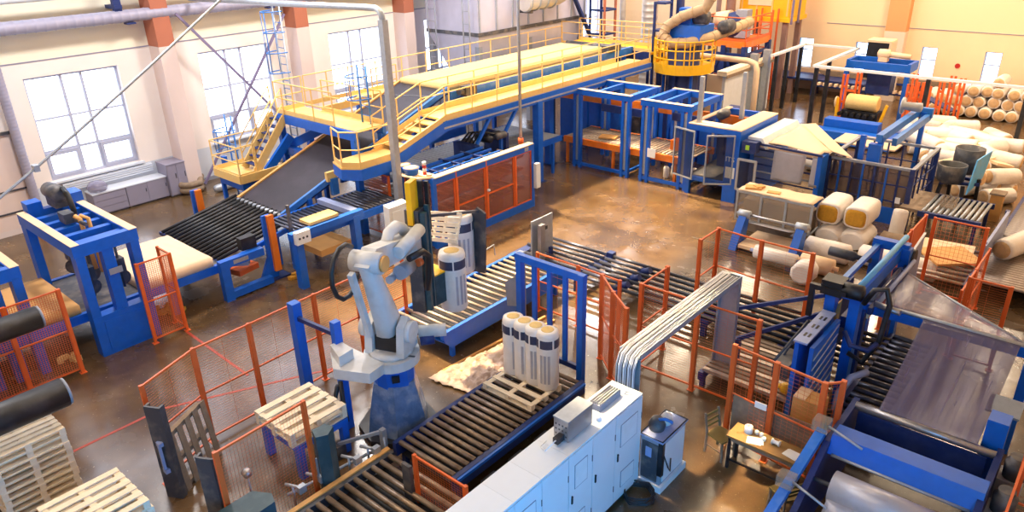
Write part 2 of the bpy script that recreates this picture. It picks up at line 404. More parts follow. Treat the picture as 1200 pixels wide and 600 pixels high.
while z < 6.4: pr += [(.145, z), (.155, z+.03), (.145, z+.06)]; z += .12
t = T('wall_pipe', 'grey corrugated upright pipe with orange foot beside the near window', 'pipe', (-28.3, 7.3, 0))
P('pipe_body', MB().lathe((-28.3, 7.3, 0), pr, 14), 'pipegrey', t); P('pipe_foot', MB().lathe((-28.3, 7.3, 0), [(.24, 0), (.24, .38), (.17, .42)], 16), 'orange', t)
solo('service_cable', MB().path([(-20, 2.6, 2.6), (-20, 4.45, 3.8), (-20, 5.36, 4.3), (-20, 6.62, 5.03), (-20, 8.7, 6.3), (-20, 10.86, 7.66), (-20, 18, 12.3)], .035, 6).box(-20.1, 5.3, 4.22, -19.9, 5.42, 4.38),
     'galv', 'pale cable strung diagonally across the near window', 'cable')
for nm, a, b, lb in (('wall_brace', (-27.65, 13.2, 6.65), (-27.65, 17.2, 1.7), 'violet grey steel brace falling to the right across the second window'),
                     ('wall_brace', (-27.55, 17.6, 6.2), (-27.55, 12.95, .25), 'violet grey steel brace rising to the right across the second window')):
    solo(nm, MB().bar(a, b, .085, .085), 'brace', lb, 'brace')
# square grey column with elbow and overhead pipe
t = T('overhead_pipe_post', 'square grey column with rounded elbow joining an overhead pipe', 'pipe', (-16.9, 13.9, 0))
P('post', MB().box(-17.0, 13.8, 0, -16.8, 14.0, 7.0), 'galv', t)
P('elbow', MB().path([(-16.9, 13.9, 6.9), (-16.92, 13.9, 7.12), (-17.0, 13.9, 7.24), (-17.15, 13.9, 7.3), (-17.5, 13.9, 7.3), (-22, 13.9, 7.2), (-27.8, 13.9, 7.1)], .09, 10), 'galv', t)
t = T('pipe_riser', 'thin white pipe rising in front of the walkway above the guarded machine', 'pipe', (-16.45, 19.2, 0))
P('riser', MB().tube((-16.45, 19.2, 2.3), (-16.45, 19.2, 12.3), .055, 10), 'galv', t); P('flange', MB().tube((-16.45, 19.2, 2.3), (-16.45, 19.2, 2.5), .1, 12), 'orange', t)
# low cupboards below the near window
def cupboard(y0, y1, x0, h, label, doors, drawers=0):
    t = T('floor_cupboard', label, 'cupboard', (-28.2, (y0+y1)/2, 0), 'lilac cupboards under the near window')
    P('carcass', MB().box(-28.55, y0, .06, x0, y1, h-.04), 'lam', t); P('plinth', MB().box(-28.5, y0+.02, 0, x0-.04, y1-.02, .06), 'dgrey', t)
    P('worktop', MB().box(-28.58, y0-.01, h-.04, x0+.03, y1+.01, h), 'lamtop' if h < 1 else 'lam', t)
    n = doors
    for i in range(n):
        a = y0+(y1-y0)*i/n+.01; b = y0+(y1-y0)*(i+1)/n-.01
        if drawers:
            for k in range(3): P('drawer', MB().box(x0, a, .1+k*(h-.16)/3, x0+.018, b, .08+(k+1)*(h-.16)/3), 'lam', t)
        else:
            dd = P('door', MB().box(x0, a, .08, x0+.018, b, h-.06), 'lam', t)
            P('handle', MB().box(x0+.018, b-.06, h*.55, x0+.035, b-.04, h*.7), 'dgrey', dd)
cupboard(8.95, 10.1, -27.9, .86, 'lilac grey cupboard of wide drawers at the near end of the row', 1, 3)
cupboard(10.12, 11.65, -27.9, .86, 'lilac grey cupboard with white worktop in the middle of the row', 2)
cupboard(11.67, 12.4, -27.75, 1.3, 'tall lilac grey cupboard beside the first pilaster', 2)
solo('plastic_bag', MB().lathe((-28.1, 9.25, .86), [(.05, 0), (.3, .05), (.36, .2), (.25, .36), (.06, .42)], 10), 'film', 'crumpled clear plastic bag on the drawer cupboard', 'bag')
t = T('wall_radiator', 'long white radiator under the near window above the cupboards', 'radiator', (-28.5, 9.9, .9))
mb = MB().box(-28.6, 8.3, 1.0, -28.52, 11.5, 1.32)
for k in range(4): mb.box(-28.52, 8.3, 1.02+k*.075, -28.48, 11.5, 1.06+k*.075)
P('fins', mb, 'lamtop', t)
solo('steel_cylinder', MB().lathe((-26.9, 13.0, .16), [(.05, -.05), (.13, 0), (.15, .1), (.15, 1.1), (.1, 1.2)], 14, 'Y'), 'galv', 'grey steel cylinder lying on the floor beside the first pilaster', 'cylinder')
t = T('pilaster_guard', 'padded guard rail round the foot of the first pilaster', 'guard', (-28, 12.7, 0))
for k in range(2): P('pad', MB().path([(-28.5, 12.1, .18+.22*k), (-27.6, 12.1, .18+.22*k), (-27.4, 12.3, .18+.22*k), (-27.4, 12.7, .18+.22*k), (-27.75, 12.9, .18+.22*k), (-28.2, 13.15, .18+.22*k)], .12, 10), 'woodold', t)
t = T('machine_stop_post', 'short blue post with brown base beside the first pilaster', 'post', (-27.2, 13.75, 0))
P('post', MB().bar((-27.2, 13.75, 0), (-27.2, 13.75, 1.25), .2, .16), 'blue', t); P('foot', MB().box(-27.4, 13.55, 0, -27.0, 13.95, .06), 'navy', t)
# ------------------------------------------------------------------ line one: saw, fingers, belt
def gantry(y0, y1, x0, x1, zt, label, full=True):
    t = T('saw_gantry', label, 'saw machine', ((x0+x1)/2, (y0+y1)/2, 0))
    ym = (y0+y1)/2
    for (x, y) in ((x1, y0), (x1, y1), (x0, y0), (x0, y1)):
        s = .26 if x == x1 else .3
        P('leg', MB().box(x-s*.6, y-.1, 0, x+s*.6, y+.1, zt-.28), 'blue', t)
    P('mid_post', MB().box(x1-.12, ym-.13, 0, x1+.12, ym+.13, zt-.28), 'blue', t)
    P('top_frame', MB().box(x0-.15, y0-.12, zt-.3, x1+.15, y0+.08, zt).box(x0-.15, y1-.08, zt-.3, x1+.15, y1+.12, zt).box(x1-.05, y0, zt-.3, x1+.15, y1, zt).box(x0-.15, y0, zt-.3, x0+.05, y1, zt), 'blue', t)
    P('frame_cap', MB().box(x0-.15, y0-.13, zt, x1+.16, y0+.06, zt+.012).box(x0-.15, y1-.06, zt, x1+.16, y1+.13, zt+.012), 'cream', t)
    n = 5
    for k in range(n):
        xx = x0+(x1-x0)*(k+.7)/(n+.2)
        P('cross_beam', MB().box(xx-.09, y0+.08, zt-.32, xx+.09, y1-.08, zt-.08), 'blue', t)
    if full:
        P('base_panel', MB().box(x1-.14, y0-.1, .0, x1+.16, y1+.1, 1.05).box(x1+.16, y0+.12, .12, x1+.18, y1-.12, .9), 'blue', t)
    return t
g = gantry(5.1, 6.35, -21.15, -17.95, 2.93, 'tall blue saw gantry with motor on top over the wool slab')
P('plate', MB().box(-17.77, 5.62, 2.0, -17.75, 5.92, 2.15), 'galv', g)
P('motor', MB().lathe((-20.9, 5.85, 3.35), [(.1, -.42), (.2, -.38), (.22, -.1), (.22, .3), (.12, .38)], 16, 'X').box(-21.2, 5.7, 3.0, -20.6, 6.0, 3.2), 'dgrey', g)
P('belt_guard', MB().path([(-20.55, 5.95, 3.5), (-20.3, 5.95, 3.42), (-20.15, 5.95, 3.0), (-20.2, 5.95, 2.6)], .07, 8), 'black', g)
P('motor_block', MB().box(-21.5, 5.2, 2.5, -21.1, 5.55, 3.15), 'blue', g); P('motor_block', MB().box(-21.45, 5.95, 2.55, -20.95, 6.5, 3.2), 'blue', g)
P('drive_shaft', MB().tube((-20.3, 5.7, 2.98), (-18.9, 5.75, 2.98), .05, 8).box(-19.9, 5.5, 2.9, -19.5, 5.75, 3.15), 'dgrey', g)
P('hanging_cables', MB().path([(-19.35, 5.7, 3.1), (-19.2, 5.75, 3.05), (-19.12, 5.75, 2.5), (-19.2, 5.8, 1.7)], .06, 6).path([(-19.3, 5.8, 3.1), (-19.1, 5.9, 3.05), (-19.05, 5.9, 2.4), (-19.1, 5.9, 1.6)], .05, 6), 'ply', g)
for k, (xx, yy) in enumerate(((-18.5, 5.4), (-18.45, 6.1), (-19.3, 5.7), (-20.2, 5.6))):
    P('saw_head', MB().box(xx-.13, yy-.1, 1.75, xx+.13, yy+.1, 2.1).tube((xx, yy, 1.3), (xx, yy, 2.5), .035, 8).tube((xx-.02, yy, 1.55), (xx+.02, yy, 1.55), .2, 16), 'dgrey', g)
gantry(2.9, 3.85, -21.2, -18.3, 2.75, 'blue gantry cut off by the near edge of the view over the kraft boards', False)
# saw line bed with the slab
t = T('slab_conveyor', 'blue slab conveyor bed running under the saw gantry', 'conveyor', (-19.8, 5.2, 0))
P('side_frame', MB().box(-18.55, 1.2, .75, -18.42, 8.9, .98), 'blue', t); P('side_frame', MB().box(-21.2, 1.2, .75, -21.07, 8.9, .98), 'blue', t)
P('bed_plate', MB().box(-21.07, 1.2, .9, -18.55, 8.9, .95), 'dgrey', t)
for y in (1.6, 3.9, 7.2, 8.7):
    for x in (-18.5, -21.1): P('leg', MB().box(x-.07, y-.07, 0, x+.07, y+.07, .8), 'blue', t)
P('end_bracket', MB().bar((-18.5, 8.9, .9), (-18.1, 9.3, .9), .2, .14), 'purplepaint', t)
def slab(x0, x1, y0, y1, z0, z1, m, label, nm='wool_slab', cat='slab'):
    mb = MB(); nx, ny = 12, 30
    mb.sheet((x0, y0, z1), (x1, y0, z1), (x1, y1, z1), (x0, y1, z1), nx, ny, lambda u, w: (0, 0, random.uniform(-.008, .008)), z1-z0)
    return solo(nm, mb, m, label, cat)
slab(-21.05, -18.45, 6.5, 8.45, .95, 1.24, 'cream', 'pale wool slab emerging from the saw towards the black fingers', 'wool_slab')
slab(-21.0, -18.5, 1.3, 5.0, .95, 1.2, 'ply', 'tan kraft faced slab entering the saw gantry from the near side')
# finger rods between saw and belt
t = T('finger_bed', 'sloping bed of black rods between the wool slab and the inclined belt', 'conveyor', (-20.4, 10, 0))
P('cross_bar', MB().bar((-22.2, 8.75, .92), (-18.3, 8.75, .92), .12, .1), 'navy', t); P('cross_bar', MB().bar((-22.2, 11.2, 1.34), (-18.4, 11.2, 1.34), .12, .1), 'navy', t)
a0 = None
for i in range(15):
    dx = i*.235
    if a0 is None: a0 = P('finger_rod', MB().tube((-22.0, 8.7, 1.0), (-22.0, 11.3, 1.46), .055, 10), 'black', t)
    else: share('finger_rod', a0, t, (dx, 0, 0))
for x in (-22.1, -18.4): P('leg', MB().bar((x, 10.9, 0), (x, 10.9, 1.3), .12), 'blue', t)
P('side_rail', MB().bar((-18.5, 8.8, .9), (-18.5, 11.2, 1.32), .08, .14), 'blue', t)
# guide posts and floor frame
for nm, x, y, h, lb in (('guide_post', -18.3, 10.15, 1.98, 'tall blue and orange guide post at the near corner of the black fingers'), ('guide_post', -22.75, 10.3, 1.75, 'blue and orange guide post at the window side of the black fingers')):
    t = T(nm, lb, 'post', (x, y, 0)); P('post', MB().prism([(x-.1, y-.5, 0), (x-.1, y+.12, 0), (x-.1, y+.12, h), (x-.1, y-.12, h), (x-.1, y-.14, .7)], (.1, 0, 0)), 'blue', t)
    P('orange_strip', MB().box(x, y-.02, .25, x+.1, y+.18, h), 'orange2', t); P('foot', MB().box(x-.25, y-.5, 0, x+.15, y+.4, .05), 'navy', t)
t = T('floor_frame', 'low blue box frame with sensor unit beside the tall guide post', 'frame', (-18.1, 9.1, 0))
P('upright', MB().box(-18.2, 8.42, 0, -18.0, 8.66, 1.2), 'blue', t); P('top_beam', MB().box(-18.2, 8.66, .98, -18.0, 9.75, 1.2), 'blue', t)
P('bottom_beam', MB().box(-18.2, 8.66, .05, -18.0, 9.9, .25), 'blue', t); P('plate', MB().box(-18.0, 8.8, 1.04, -17.99, 9.25, 1.15), 'galv', t)
P('sensor_box', MB().box(-18.5, 9.25, 1.2, -18.25, 9.7, 1.55), 'black', t); P('chevron_bar', MB().cb(-18.6, 9.35, .55, .5, .7, .16, .2), 'orange', t)
for (x, y, s, lb) in ((-18.9, 7.2, .35, 'small heap of golden wool scraps on the floor by the saw outlet'), (-17.9, 10.5, .16, 'scrap of bright yellow wool at the foot of the guide post'), (-18.35, 4.35, .25, 'pale heap of wool dust behind the orange fence by the saw')):
    pts = []; random.seed(int(x*-100)); mb = MB()
    for k in range(9): mb.cb(x+random.uniform(-s, s), y+random.uniform(-s, s), .05, s*.7, s*.5, .09, random.random()*3, random.uniform(-.2, .2))
    solo('wool_scraps', mb, 'wool2' if s != .25 else 'wool', lb, 'scraps')
# the inclined belt
BX0, BX1 = -21.75, -19.2
def bz(y): return 1.47+(y-11.25)*.3545
t = T('inclined_belt', 'wide dark brown belt rising from the black fingers to the high deck', 'conveyor', (-20.5, 14.8, 0))
y0, y1 = 11.2, 18.5
P('belt', MB().prism([(BX0+.1, y0, bz(y0)), (BX0+.1, y1, bz(y1)), (BX0+.1, y1, bz(y1)-.07), (BX0+.1, y0, bz(y0)-.07)], (BX1-BX0-.2, 0, 0)), 'belt', t)
P('underside', MB().prism([(BX0+.15, y0+.3, bz(y0)-.1), (BX0+.15, y1, bz(y1)-.25), (BX0+.15, y1, bz(y1)-.3), (BX0+.15, y0+.3, bz(y0)-.18)], (BX1-BX0-.3, 0, 0)), 'navy', t)
P('side_rail', MB().bar((BX1-.04, y0, bz(y0)-.04), (BX1-.04, y1, bz(y1)-.04), .1, .18), 'blue2', t); P('side_rail', MB().bar((BX0+.04, y0, bz(y0)-.03), (BX0+.04, y1, bz(y1)-.03), .1, .16), 'ply', t)
P('end_roller', MB().tube((BX0, y0, bz(y0)-.06), (BX1, y0, bz(y0)-.06), .09, 14), 'galv', t)
for y in (12.2, 14.6, 17.4):
    for x in ((BX0, BX1) if y < 13 else (BX0,)): P('leg', MB().box(x-.07, y-.07, 0, x+.07, y+.07, bz(y)-.12), 'blue', t)
P('take_up', MB().box(BX1-.02, 12.9, bz(12.9), BX1+.1, 13.3, bz(12.9)+.3), 'yellow', t); P('bracket', MB().box(BX1+.02, 13.0, bz(13)-.5, BX1+.16, 13.25, bz(13)+.05), 'blue2', t)
P('seam', MB().bar((BX0+.12, 17.5, bz(17.5)+.005), (BX1-.12, 17.9, bz(17.9)+.005), .03, .006), 'galv', t)
# high horizontal conveyor with the thick slab
t = T('high_conveyor', 'blue conveyor carrying the yellow slab along the high deck', 'conveyor', (-20.5, 24.5, 0))
P('side_frame', MB().box(-19.25, 18.5, 3.62, -19.1, 30.5, 3.9), 'blue2', t); P('side_frame', MB().box(-21.9, 18.5, 3.62, -21.75, 30.5, 3.9), 'blue2', t)
P('bed', MB().box(-21.75, 18.5, 3.78, -19.25, 30.5, 3.86), 'dgrey', t)
for y in (19, 22.5, 26.9, 29.8):
    for x in ((-21.8, -19.15) if y > 26 else (-21.8,)): P('leg', MB().box(x-.08, y-.08, 0, x+.08, y+.08, 3.62), 'blue', t)
P('motor', MB().box(-19.05, 18.95, 3.7, -18.75, 19.5, 4.05).tube((-18.9, 18.7, 3.9), (-18.9, 18.95, 3.9), .12, 12), 'dgrey', t)
P('end_unit', MB().box(-21.9, 28.4, 3.9, -19.2, 28.75, 4.1).tube((-21.9, 29.1, 4.0), (-19.1, 29.1, 4.0), .16, 12).box(-19.4, 28.3, 3.9, -19.0, 29.3, 4.2), 'dgrey', t)
slab(-21.6, -19.3, 18.35, 28.2, 3.9, 4.17, 'wool', 'thick yellow wool slab lying on the high conveyor')
# ------------------------------------------------------------------ walkway
def rail_run(t, pts, h=1.08, posts=None, mids=2, r=.022, m='yellow'):
    P('guard_rail', (lambda mb: [mb.path([(p[0], p[1], p[2]+h*k/mids) for p in pts], r, 6) for k in range(1, mids+1)] and mb)(MB()), m, t)
    for i in range(len(pts)-1):
        a, b = Vector(pts[i]), Vector(pts[i+1]); n = max(1, round((b-a).length/1.3))
        for k in range(n+(1 if i == len(pts)-2 else 0)):
            p = a.lerp(b, k/n); P('rail_post', MB().bar(p, (p.x, p.y, p.z+h), .036), m, t)
    P('toe_board', (lambda mb: [mb.bar((a[0], a[1], a[2]+.08), (b[0], b[1], b[2]+.08), .015, .16) for a, b in zip(pts, pts[1:])] and mb)(MB()), m, t)
t = T('high_walkway', 'long blue walkway with yellow deck and railings beside the yellow slab', 'walkway', (-18.1, 22, 0))
XD0, XD1, ZD = -18.75, -17.6, 3.5
P('deck', MB().box(XD0, 16.7, ZD-.06, XD1, 29.6, ZD), 'yellow', t)
P('outer_beam', MB().box(XD1-.06, 16.6, ZD-.38, XD1+.06, 29.6, ZD-.06), 'blue', t); P('inner_beam', MB().box(XD0-.06, 16.6, ZD-.3, XD0+.06, 29.6, ZD-.06), 'blue', t)
P('lower_girder', MB().box(-18.95, 14.4, 2.35, -18.8, 18.9, 2.68), 'blue', t)
P('kick_strip', MB().box(XD1+.06, 16.6, ZD-.3, XD1+.075, 29.6, ZD-.24), 'galv', t)
P('stair_beam', MB().bar((XD1, 14.4, 2.6), (XD1, 16.8, ZD-.2), .12, .34), 'blue', t); P('stair_beam', MB().bar((XD0, 14.4, 2.6), (XD0, 16.8, ZD-.2), .1, .3), 'yellow', t)
P('stair_skirt', MB().bar((XD1+.0, 14.4, 2.85), (XD1, 16.75, ZD+.05), .05, .2), 'yellow', t)
for k in range(5): P('tread', MB().box(XD0, 14.5+k*.45, 2.72+k*.15, XD1, 14.9+k*.45, 2.76+k*.15), 'yellow', t)
P('platform', MB().prism([(-18.85, 13.0, 2.7), (-18.1, 12.75, 2.7), (-17.6, 13.1, 2.7), (-17.6, 14.5, 2.7), (-18.85, 14.5, 2.7)], (0, 0, .06)), 'yellow', t)
P('platform_beam', MB().prism([(-18.85, 13.0, 2.36), (-18.1, 12.75, 2.36), (-17.55, 13.1, 2.36), (-17.55, 14.6, 2.36), (-17.75, 14.6, 2.36), (-17.75, 13.2, 2.36), (-18.1, 12.95, 2.36), (-18.85, 13.2, 2.36)], (0, 0, .34)), 'blue', t)
rail_run(t, [(-18.8, 13.05, 2.76), (-18.1, 12.8, 2.76), (-17.62, 13.12, 2.76), (-17.6, 14.45, 2.76), (-17.6, 16.75, ZD), (-17.6, 29.5, ZD)])
rail_run(t, [(-18.75, 14.6, 2.8), (-18.75, 16.75, ZD), (-18.75, 28.5, ZD)])
for (x, y) in ((-17.63, 21.6), (-18.75, 23.7), (-17.63, 27.2), (-18.7, 28.9)):
    P('column', MB().box(x-.14, y-.14, 0, x+.14, y+.14, ZD-.3), 'blue', t); P('base_plate', MB().box(x-.25, y-.25, 0, x+.25, y+.25, .03), 'navy', t)
for y in (18.8, 20.2): P('knee_brace', MB().bar((-17.63, y-.6, ZD-1.2), (-17.63, y+.2, ZD-.3), .1), 'blue', t)
# bridge over the belt
t = T('bridge_platform', 'yellow railed bridge on a blue beam crossing over the inclined belt', 'platform', (-21, 14.6, 0))
ZB = 3.5
P('deck', MB().box(-23.2, 14.0, ZB-.06, -18.85, 15.1, ZB), 'yellow', t); P('front_beam', MB().box(-23.2, 13.92, ZB-.32, -18.8, 14.04, ZB-.02), 'blue', t); P('rear_beam', MB().box(-23.2, 15.06, ZB-.32, -18.8, 15.18, ZB-.02), 'blue', t)
rail_run(t, [(-23.2, 15.1, ZB), (-23.2, 13.98, ZB), (-19.9, 13.98, ZB)]); rail_run(t, [(-22.0, 15.1, ZB), (-18.8, 15.1, ZB)])
for (x, y) in ((-23.1, 14.0), (-23.1, 15.1), (-18.95, 14.0), (-18.95, 15.1)): P('column', MB().box(x-.1, y-.1, 0, x+.1, y+.1, ZB-.3), 'blue', t)
P('lower_beam', MB().bar((-23.1, 14.05, 2.25), (-22.0, 15.0, 2.9), .14, .3), 'blue', t); P('lower_beam', MB().box(-23.2, 14.0, 2.0, -22.1, 14.2, 2.3), 'blue', t)
# inner walkway on the window side
t = T('inner_walkway', 'yellow railed walkway on the window side of the yellow slab', 'walkway', (-23, 22, 0))
P('deck', MB().box(-23.2, 17.2, ZD-.06, -22.1, 30.5, ZD), 'yellow', t); P('beam', MB().box(-22.16, 17.2, ZD-.3, -22.04, 30.5, ZD-.06), 'blue', t)
P('stringer', MB().bar((-22.1, 15.1, ZB), (-22.1, 17.3, ZD+.05), .06, .25), 'yellow', t)
rail_run(t, [(-23.2, 15.2, ZB), (-23.2, 17.2, ZD), (-23.2, 30.4, ZD)]); rail_run(t, [(-22.1, 17.4, ZD), (-22.1, 18.6, ZD)])
for y in (17.4, 21, 25, 29): P('column', MB().box(-23.1, y-.08, 0, -22.94, y+.08, ZD-.06), 'blue', t)
# cross deck at the far end
t = T('cross_deck', 'yellow railed deck crossing the far end of the slab conveyor', 'platform', (-20, 31, 0))
P('deck', MB().box(-23.4, 30.5, 3.6, -18.15, 32.0, 3.7), 'yellow2', t); P('edge_beam', MB().box(-23.4, 30.42, 3.35, -18.15, 30.5, 3.72), 'navy', t)
rail_run(t, [(-23.3, 30.5, 3.7), (-18.3, 30.5, 3.7)]); rail_run(t, [(-23.3, 32.0, 3.7), (-18.2, 32.0, 3.7)])
for x in (-23.2, -20.8, -18.4): P('column', MB().box(x-.1, 31.7, 0, x+.1, 31.9, 3.6), 'navy', t)
# stairs down on the window side
t = T('stair_flight', 'steep yellow stair with blue treads on the window side of the belt', 'stairs', (-23.2, 13.2, 1.75))
for x in (-22.72, -23.5): P('stringer', MB().bar((x, 12.55, 1.8), (x, 13.95, 3.4), .06, .28), 'yellow', t)
for k in range(7):
    q = k/7; P('tread', MB().box(-23.47, 12.6+q*1.4, 1.95+q*1.55, -22.75, 12.8+q*1.4, 1.99+q*1.55), 'navy', t)
for x in (-22.72, -23.5): rail_run(t, [(x, 12.55, 1.8), (x, 13.95, 3.4)], 1.0)
P('lower_beam', MB().bar((-22.6, 12.9, 1.75), (-22.6, 14.0, 2.75), .12, .3), 'blue', t)
t = T('stair_landing', 'yellow landing with railings at the foot of the stair beside the belt', 'platform', (-23.4, 12.6, 0))
P('deck', MB().box(-24.2, 11.85, 1.66, -22.55, 13.75, 1.75), 'yellow', t); P('edge', MB().box(-24.2, 11.77, 1.58, -22.5, 11.85, 1.86), 'yellow', t); P('edge', MB().box(-22.55, 11.85, 1.58, -22.47, 13.75, 1.86), 'yellow', t)
P('frame', MB().box(-24.1, 11.9, 1.3, -22.6, 12.05, 1.6).box(-22.75, 12.05, 1.3, -22.6, 13.7, 1.6), 'blue', t)
for (x, y) in ((-24.1, 12.0), (-22.7, 12.0), (-24.1, 13.6), (-22.7, 13.6)): P('leg', MB().box(x-.06, y-.06, 0, x+.06, y+.06, 1.3), 'blue', t)
rail_run(t, [(-24.2, 13.7, 1.75), (-24.2, 11.82, 1.75), (-22.52, 11.82, 1.75), (-22.52, 12.5, 1.75)], 1.08)
# ladder cages
def ladder(x, y, z0, z1, c0, label, grey=False):
    t = T('caged_ladder', label, 'ladder', (x, y, z0)); m = 'blue2'
    for s in (-.22, .22): P('stile', MB().tube((x+s, y, z0), (x+s, y, z1), .03, 8), 'galv' if grey else m, t)
    n = int((z1-z0)/.3)
    a = P('rung', MB().tube((x-.22, y, z0+.25), (x+.22, y, z0+.25), .014, 6), m, t)
    for k in range(1, n): share('rung', a, t, (0, 0, .3*k))
    zz = c0
    while zz <= z1+.01:
        P('hoop', MB().path([(x+.36*math.cos(PI*(k/10)), y-.62*math.sin(PI*(k/10)), zz) for k in range(11)], .022, 6), m, t); zz += .72
    for k in (2, 4, 6, 8): P('cage_bar', MB().tube((x+.36*math.cos(PI*k/10), y-.62*math.sin(PI*k/10), c0), (x+.36*math.cos(PI*k/10), y-.62*math.sin(PI*k/10), zz-.72), .014, 6), m, t)
ladder(-19.4, 14.9, 3.5, 5.35, 4.35, 'blue caged ladder head at the belt end of the bridge')
ladder(-24.9, 15.6, 0, 6.9, 4.5, 'tall grey ladder with blue safety hoops in front of the second window', True)
ladder(-24.7, 12.9, 0, 3.4, 2.2, 'low blue caged ladder in front of the second window')
# ------------------------------------------------------------------ lower line, guarded machine, lift frames
def roller_bed(name, label, x0, x1, y0, y1, z, along, n, m='roller', fr='blue', r=.045, legs=(), fh=.2, cat='conveyor', sides=(1, 1), gap=.05, gap_shade=False):
    """rollers run across; along = travel direction 'X' or 'Y'"""
    t = T(name, label, cat, ((x0+x1)/2, (y0+y1)/2, 0))
    if along == 'Y':
        for s, x in zip(sides, (x0, x1)):
            if s: P('side_frame', MB().box(x-.05, y0-.05, z-fh, x+.05, y1+.05, z+.01), fr, t)
        rollers(t, (x0+gap, y0+.06, z-r*.3), (x1-gap, y0+.06, z-r*.3), r, (0, (y1-y0-.12)/(n-1), 0), n, m)
    else:
        for s, y in zip(sides, (y0, y1)):
            if s: P('side_frame', MB().box(x0-.05, y-.05, z-fh, x1+.05, y+.05, z+.01), fr, t)
        rollers(t, (x0+.06, y0+gap, z-r*.3), (x0+.06, y1-gap, z-r*.3), r, ((x1-x0-.12)/(n-1), 0, 0), n, m)
    for (x, y) in legs: P('leg', MB().box(x-.05, y-.05, 0, x+.05, y+.05, z-fh), fr, t)
    if gap_shade: P('shade_sheet', MB().box(x0+.06, y0+.06, z-fh-.01, x1-.06, y1-.06, z-fh+.005), 'black', t)  # black sheet added as painted shade in the gaps between rollers
    return t
lc = roller_bed('lower_conveyor', 'blue roller conveyor beside the foot of the inclined belt', -19.05, -17.3, 10.6, 14.4, 1.5, 'Y', 24, 'rollerdk', 'blue', .045,
                [(-19.05, 10.8), (-19.05, 14)])
P('portal_leg', MB().box(-17.25, 10.2, 0, -17.0, 10.42, 1.6), 'blue', lc); P('portal_leg', MB().box(-17.25, 12.2, 0, -17.0, 12.42, 1.6), 'blue', lc)
P('portal_beam', MB().box(-17.22, 10.1, 1.52, -17.02, 12.6, 1.72), 'blue', lc)
P('junction_box', MB().box(-17.02, 10.15, 1.42, -16.86, 10.6, 1.78), 'white', lc)
for k in range(3): P('socket', MB().tube((-16.86, 10.24+k*.12, 1.6), (-16.85, 10.24+k*.12, 1.6), .035, 10), 'dgrey', lc)
P('yellow_cover', MB().cb(-17.4, 11.3, 1.78, .5, 1.0, .09), 'yellow', lc); P('cross_beam', MB().box(-19.0, 12.35, 1.52, -17.1, 12.6, 1.68), 'purplepaint', lc)
P('upright', MB().bar((-17.5, 10.4, 1.5), (-17.5, 10.4, 2.4), .08), 'dgrey', lc); P('pallet_box', MB().box(-18.6, 11.2, .55, -17.4, 12.3, .75), 'ply', lc)
lb = roller_bed('buffer_conveyor', 'long teal blue roller conveyor behind the orange guarded machine', -20.75, -17.85, 14.6, 23.3, 1.45, 'Y', 50, 'galv', 'blue', .05,
                [(-20.75, 16), (-20.75, 20), (-17.85, 22.8)])
P('guide_rail', MB().tube((-18.2, 15, 1.62), (-18.2, 20, 1.62), .05, 8).tube((-18.6, 15, 1.62), (-18.6, 20, 1.62), .04, 8), 'blue2', lb)
t = T('drive_unit', 'dark cluster of motors and hoses at the far end of the guarded machine top', 'motor unit', (-17.9, 18.8, 1.5))
P('frame', MB().box(-18.6, 18.0, 1.5, -17.5, 18.2, 2.3), 'navy', t); P('frame', MB().box(-18.6, 19.6, 1.5, -17.5, 19.75, 2.4), 'navy', t)
for k in range(5):
    xx, yy = -18.4+.25*k, 18.5+.24*((k*2) % 5); P('motor', MB().lathe((xx, yy, 2.2+.06*k), [(.06, -.28), (.13, -.22), (.13, .2), (.07, .26)], 12, 'X' if k % 2 else 'Y'), 'black' if k % 2 else 'dgrey', t)
for k in range(4): P('hose', MB().path([(-18.5+.2*k, 18.1, 2.1), (-18.3+.2*k, 18.5, 2.55+.05*k), (-18.2+.22*k, 19.2, 2.45), (-18.3+.2*k, 19.6, 2.1)], .035, 6), 'black', t)
# guarded machine
t = T('guarded_machine', 'blue framed machine enclosed in orange tinted guard panels', 'machine', (-16.7, 17, 0))
x0, x1, y0, y1, zt = -17.5, -16.05, 14.62, 19.35, 2.34
P('base_beam', MB().box(x1-.1, y0, .0, x1+.02, y1, .28).box(x0, y0, 0, x1, y0+.1, .2), 'blue', t); P('top_beam', MB().box(x1-.1, y0, zt-.22, x1+.02, y1, zt-.02).box(x0, y0-.02, zt-.2, x1, y0+.08, zt-.02), 'blue', t)
P('top_trim', MB().box(x1-.2, y0, zt-.02, x1+.05, y1, zt+.015).path([(x0-.3, y0-.25, zt), (-16.9, y0-.42, zt), (-16.4, y0-.35, zt), (x1-.05, y0+.05, zt)], .04, 6), 'cream', t)
P('end_shelf', MB().prism([(x0-.3, y0-.22, zt-.05), (-16.9, y0-.4, zt-.05), (-16.4, y0-.33, zt-.05), (x1-.05, y0+.3, zt-.05), (x0-.3, y0+.3, zt-.05)], (0, 0, .04)), 'cream', t)
ys = [y0, 15.55, 16.95, 18.4, y1]
for i, y in enumerate(ys):
    P('post', MB().box(x1-.1, y-(.07 if i in (0, 4) else .025), 0, x1+.02, y+(.07 if i in (0, 4) else .025), zt-.02), 'blue' if i in (0, 4) else 'orange', t)
P('post', MB().box(x0-.05, y0-.02, 0, x0+.05, y0+.08, zt-.02), 'blue', t); P('post', MB().box(x0-.05, y1-.08, 0, x0+.05, y1+.02, zt-.02), 'blue', t)
